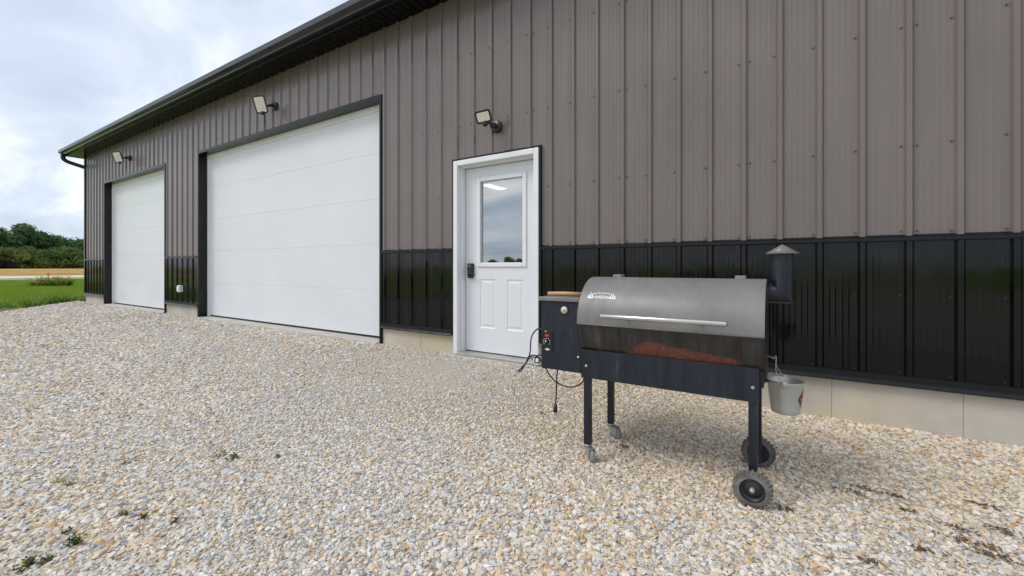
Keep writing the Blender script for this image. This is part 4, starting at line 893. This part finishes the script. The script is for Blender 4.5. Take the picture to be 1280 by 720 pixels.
# leafy weeds along the gravel edge, in the ditch and in the yard
def weed_mesh(mb, base, h, w, nst, rg, leaf):
    base = Vector(base)
    for i in range(nst):
        a = rg.uniform(0, 6.283); lean = rg.uniform(0.1, 1.0) * w / 2; hh = h * rg.uniform(0.45, 1.0); b0 = base + Vector((rg.uniform(-.15, .15) * w, rg.uniform(-.15, .15) * w, -0.01))
        tip = b0 + Vector((math.cos(a) * lean, math.sin(a) * lean, hh)); mid = b0.lerp(tip, 0.5) + Vector((0, 0, hh * 0.12))
        s_ = Vector((-math.sin(a), math.cos(a), 0)) * leaf * 0.12
        mb.add([b0 - s_, b0 + s_, mid + s_ * 0.8, mid - s_ * 0.8, tip], [(0, 1, 2, 3), (3, 2, 4)])
        for k_ in range(rg.randint(3, 6)):
            t = rg.uniform(0.15, 1.0); p = b0.lerp(mid, t * 2) if t < 0.5 else mid.lerp(tip, t * 2 - 1); aa = rg.uniform(0, 6.283); d = Vector((math.cos(aa), math.sin(aa), rg.uniform(-0.1, 0.7))) * leaf * rg.uniform(0.6, 1.2); q = Vector((-math.sin(aa), math.cos(aa), 0)) * leaf * 0.22
            mb.add([p, p + d * 0.5 + q, p + d, p + d * 0.5 - q], [(0, 1, 2, 3)])
def weed(x, y, z, h, w, nst, leaf, mat, label, group, name='weed'):
    rg = random.Random(int(x * 1000) * 7 + int(y * 1000)); mb = MB(); weed_mesh(mb, (x, y, z), h, w, nst, rg, leaf)
    t = thing(name, label, 'weed', (x, y, z), group); mb.build('leaves', mat, t, fix=False); return t
edge_labels = ['leafy green weed clump at the gravel edge, nearest the building corner', 'leafy green weed clump at the gravel edge, second from building corner', 'leafy green weed clump at the gravel edge, third from building corner', 'sparse weed clump at the gravel edge, fourth from building corner', 'sparse weed clump at the gravel edge, fifth from building corner', 'sparse weed clump at the gravel edge, sixth from building corner', 'low weed clump at the gravel edge, seventh from building corner', 'low weed clump at the gravel edge, close to left picture border']
for i, (y, off, h, w, n_) in enumerate(((0.05, 0.15, 0.26, 0.6, 40), (-0.2, 0.45, 0.34, 0.8, 50), (-0.45, 0.8, 0.40, 0.8, 44), (-0.75, 0.95, 0.26, 0.6, 22), (-0.95, 1.0, 0.32, 0.6, 22), (-1.25, 1.05, 0.20, 0.5, 16), (-1.5, 1.05, 0.26, 0.6, 20), (-1.8, 1.0, 0.18, 0.6, 14))):
    x = edge_x(y) - off
    weed(x, y, LAWN_Z + 0.05, h, w, n_, 0.075, M['weed'], edge_labels[i], 'weeds along the gravel edge')
FR = Vector((math.cos(R(32.46)), math.sin(R(32.46)))); FF = Vector((-math.sin(R(32.46)), math.cos(R(32.46))))
def onground(px, py, z):            # place on the ground that a point of the photograph shows
    d = (CAM.z - z) * 540 / (py - 333); t = (px - 640) / 540; return (CAM.x + d * (FF.x + t * FR.x), CAM.y + d * (FF.y + t * FR.y))
# overgrown ditch mound with dry and green weeds and an orange marker
bs = [(42, 353.5, 0.42, 'yellow green weed clump in the ditch, left end'), (50, 354, 0.55, 'dry brown weed clump in the ditch, left of the orange marker'), (59, 353.5, 0.5, 'dry weed clump in the ditch beside the orange marker'), (68, 354, 0.6, 'tall yellowing weed clump in the ditch, right of the orange marker'), (77, 354, 0.62, 'tallest yellowing weed clump in the ditch'), (85, 353.5, 0.5, 'yellow green weed clump in the ditch, right end')]
for i, (px, py, h, lab) in enumerate(bs):
    x, y = onground(px, py + 4, LAWN_Z); weed(x, y, LAWN_Z, h, 1.0, 70, 0.14, M['weed_dry'] if i in (0, 1, 2, 4) else M['weed'], lab, 'weeds in the ditch')
x, y = onground(60.5, 354, LAWN_Z); mk_ = thing('marker_post', 'thin orange marker stake standing in the ditch weeds', 'marker', (x, y, LAWN_Z))
M['orange'] = base_mat('orange marker', (0.70, 0.16, 0.05), 0.5)[0]
MB().tube([(x, y, LAWN_Z - 0.05), (x, y, LAWN_Z + 0.70)], 0.032, 8).build('post', M['orange'], mk_)
MB().box(x - 0.02, x + 0.02, y - 0.05, y + 0.05, LAWN_Z + 0.50, LAWN_Z + 0.69).build('flag', M['orange'], mk_, 0.005)
# small weeds and scraps among the stones
wl_ = [(291, 571, 0.045, 0.13, 12, 'weed', 'low dried weed patch on the gravel before the wide garage door'), (277, 569, 0.03, 0.07, 6, 'weed', 'tiny green sprig beside the dried weed patch'), (156, 579, 0.035, 0.06, 6, 'weed', 'tiny green sprout alone on the gravel, left of centre'),
       (84, 604, 0.06, 0.06, 7, 'dry', 'small upright reddish green weed on the left gravel'), (70, 602, 0.05, 0.05, 5, 'dry', 'thin dry stem beside the upright weed'), (92, 680, 0.05, 0.09, 12, 'weed', 'bushy green weed near the lower left corner'), (85, 665, 0.03, 0.05, 5, 'weed', 'small sprout just above the bushy weed'),
       (157, 643, 0.025, 0.05, 5, 'weed', 'small green sprout, left one of a pair'), (180, 646, 0.025, 0.05, 5, 'weed', 'small green sprout, right one of a pair'), (219, 653, 0.022, 0.04, 5, 'weed', 'small dull green sprout low on the gravel'),
       (62, 697, 0.025, 0.07, 9, 'weed', 'creeping green weed by the lower left corner, right one'), (38, 704, 0.03, 0.08, 10, 'weed', 'creeping green weed by the lower left corner, middle one'), (14, 714, 0.03, 0.08, 10, 'weed', 'creeping green weed in the lower left corner')]
for (px, py, h, w, n_, kd, lab) in wl_:
    x, y = onground(px, py, -0.085); weed(x, y, gz(x, y) + 0.004, h, w, n_, 0.019, M['weed_dull'] if kd == 'weed' else M['weed_dry'], lab, 'small weeds in the gravel')
dl_ = [(1058, 614, 0.07, 'dark dead leaf scrap near the right wheel side of gravel'), (1077, 610, 0.06, 'dark dead leaf scrap beside another, above the right gravel'), (1119, 620, 0.05, 'small dark leaf scrap in the middle of the right gravel'), (1134, 638, 0.04, 'tiny dark twig scrap on the right gravel'), (1228, 632, 0.07, 'brown leaf scrap near the foundation at right'),
       (1198, 662, 0.10, 'upper end of the long dead leaf streak at lower right'), (1222, 680, 0.12, 'middle of the long dead leaf streak at lower right'), (1248, 697, 0.12, 'lower end of the long dead leaf streak at lower right'), (1252, 663, 0.06, 'brown leaf scrap right of the long streak'), (1155, 688, 0.05, 'thin dark twig left of the long streak'),
       (1085, 702, 0.06, 'thin dark twig near the bottom edge at right'), (987, 638, 0.06, 'dark leaf scrap right of the front wheel'), (781, 558, 0.03, 'black scrap between the smoker legs'), (677, 517, 0.03, 'black scrap below the hanging plug'), (348, 570, 0.02, 'small black scrap in front of the wide garage door')]
for (px, py, s_, lab) in dl_:
    x, y = onground(px, py, -0.085); rg = random.Random(px); mb = MB(); z = gz(x, y) + 0.005; dirn = R(-38) + R(32.46)
    for k_ in range(int(240 * s_) + 8):
        a = rg.uniform(0, 6.283); o_ = rg.gauss(0, 0.42) * s_; o2 = rg.gauss(0, 0.14) * s_; p = Vector((x + math.cos(dirn) * o_ - math.sin(dirn) * o2, y + math.sin(dirn) * o_ + math.cos(dirn) * o2, z + rg.uniform(0, 0.012)))
        u = Vector((math.cos(a), math.sin(a), rg.uniform(-.3, .3))) * rg.uniform(0.006, 0.016); v = Vector((-math.sin(a), math.cos(a), rg.uniform(-.4, .4))) * rg.uniform(0.002, 0.006)
        up = Vector((0, 0, 0.003)); mb.add([p - u, p + v, p + u, p - v, p + up * 1.5], [(0, 1, 4), (1, 2, 4), (2, 3, 4), (3, 0, 4)])
    t = thing('leaf_scrap', lab, 'dead leaves', (x, y, z), 'dead leaf scraps on the gravel'); mb.build('leaf_pieces', M['debris'], t, fix=False)

# grass blades over the near lawn (stuff)
me = bpy.data.meshes.new('grass'); mb = MB()
x0, x1, y0, y1 = -52, -11.5, -6, 17
nx, ny = 80, 46
vs = [(x0 + (x1 - x0) * i / nx, y0 + (y1 - y0) * j / ny, LAWN_Z) for j in range(ny + 1) for i in range(nx + 1)]
fs = [(j * (nx + 1) + i, j * (nx + 1) + i + 1, (j + 1) * (nx + 1) + i + 1, (j + 1) * (nx + 1) + i) for j in range(ny) for i in range(nx) if vs[j * (nx + 1) + i + 1][0] < (edge_x(vs[j * (nx + 1) + i][1]) - 0.95 if vs[j * (nx + 1) + i][1] < 0 else -16.2)]
me.from_pydata(vs, [], fs); go_ = bpy.data.objects.new('grass', me); COL.objects.link(go_); setp(go_, 'short mown grass of the lawn beyond the gravel', 'grass', kind='stuff')
M['blade'] = leafmat('grass blades', (0.30, 0.43, 0.06), (0.40, 0.52, 0.09), (0.35, 0.46, 0.07), 0.3)
ng = bpy.data.node_groups.new('grass', 'GeometryNodeTree'); ng.interface.new_socket('Geometry', in_out='INPUT', socket_type='NodeSocketGeometry'); ng.interface.new_socket('Geometry', in_out='OUTPUT', socket_type='NodeSocketGeometry')
G = ng.nodes; K = ng.links; gi = G.new('NodeGroupInput'); go = G.new('NodeGroupOutput')
dp = G.new('GeometryNodeDistributePointsOnFaces'); K.new(gi.outputs[0], dp.inputs['Mesh']); dp.inputs['Density'].default_value = 90
join = G.new('GeometryNodeJoinGeometry')
for v_ in range(8):
    cn = G.new('GeometryNodeMeshCone'); cn.inputs['Vertices'].default_value = 3; cn.inputs['Radius Top'].default_value = 0.0; cn.inputs['Radius Bottom'].default_value = 0.007; cn.inputs['Depth'].default_value = 0.07
    tr = G.new('GeometryNodeTransform'); K.new(cn.outputs[0], tr.inputs[0]); tr.inputs['Translation'].default_value = (random.uniform(-.05, .05), random.uniform(-.05, .05), -0.01); tr.inputs['Rotation'].default_value = (random.uniform(-.7, .7), random.uniform(-.7, .7), 0)
    K.new(tr.outputs[0], join.inputs[0])
smt = G.new('GeometryNodeSetMaterial'); K.new(join.outputs[0], smt.inputs[0]); smt.inputs['Material'].default_value = M['blade']
ip = G.new('GeometryNodeInstanceOnPoints'); K.new(dp.outputs['Points'], ip.inputs['Points']); K.new(smt.outputs[0], ip.inputs['Instance'])
K.new(rnd((0, 0, 0), (0, 0, 6.283), 2, True), ip.inputs['Rotation']); K.new(rnd(0.6, 1.3, 5), ip.inputs['Scale']); K.new(ip.outputs[0], go.inputs[0])
go_.modifiers.new('blades', 'NODES').node_group = ng
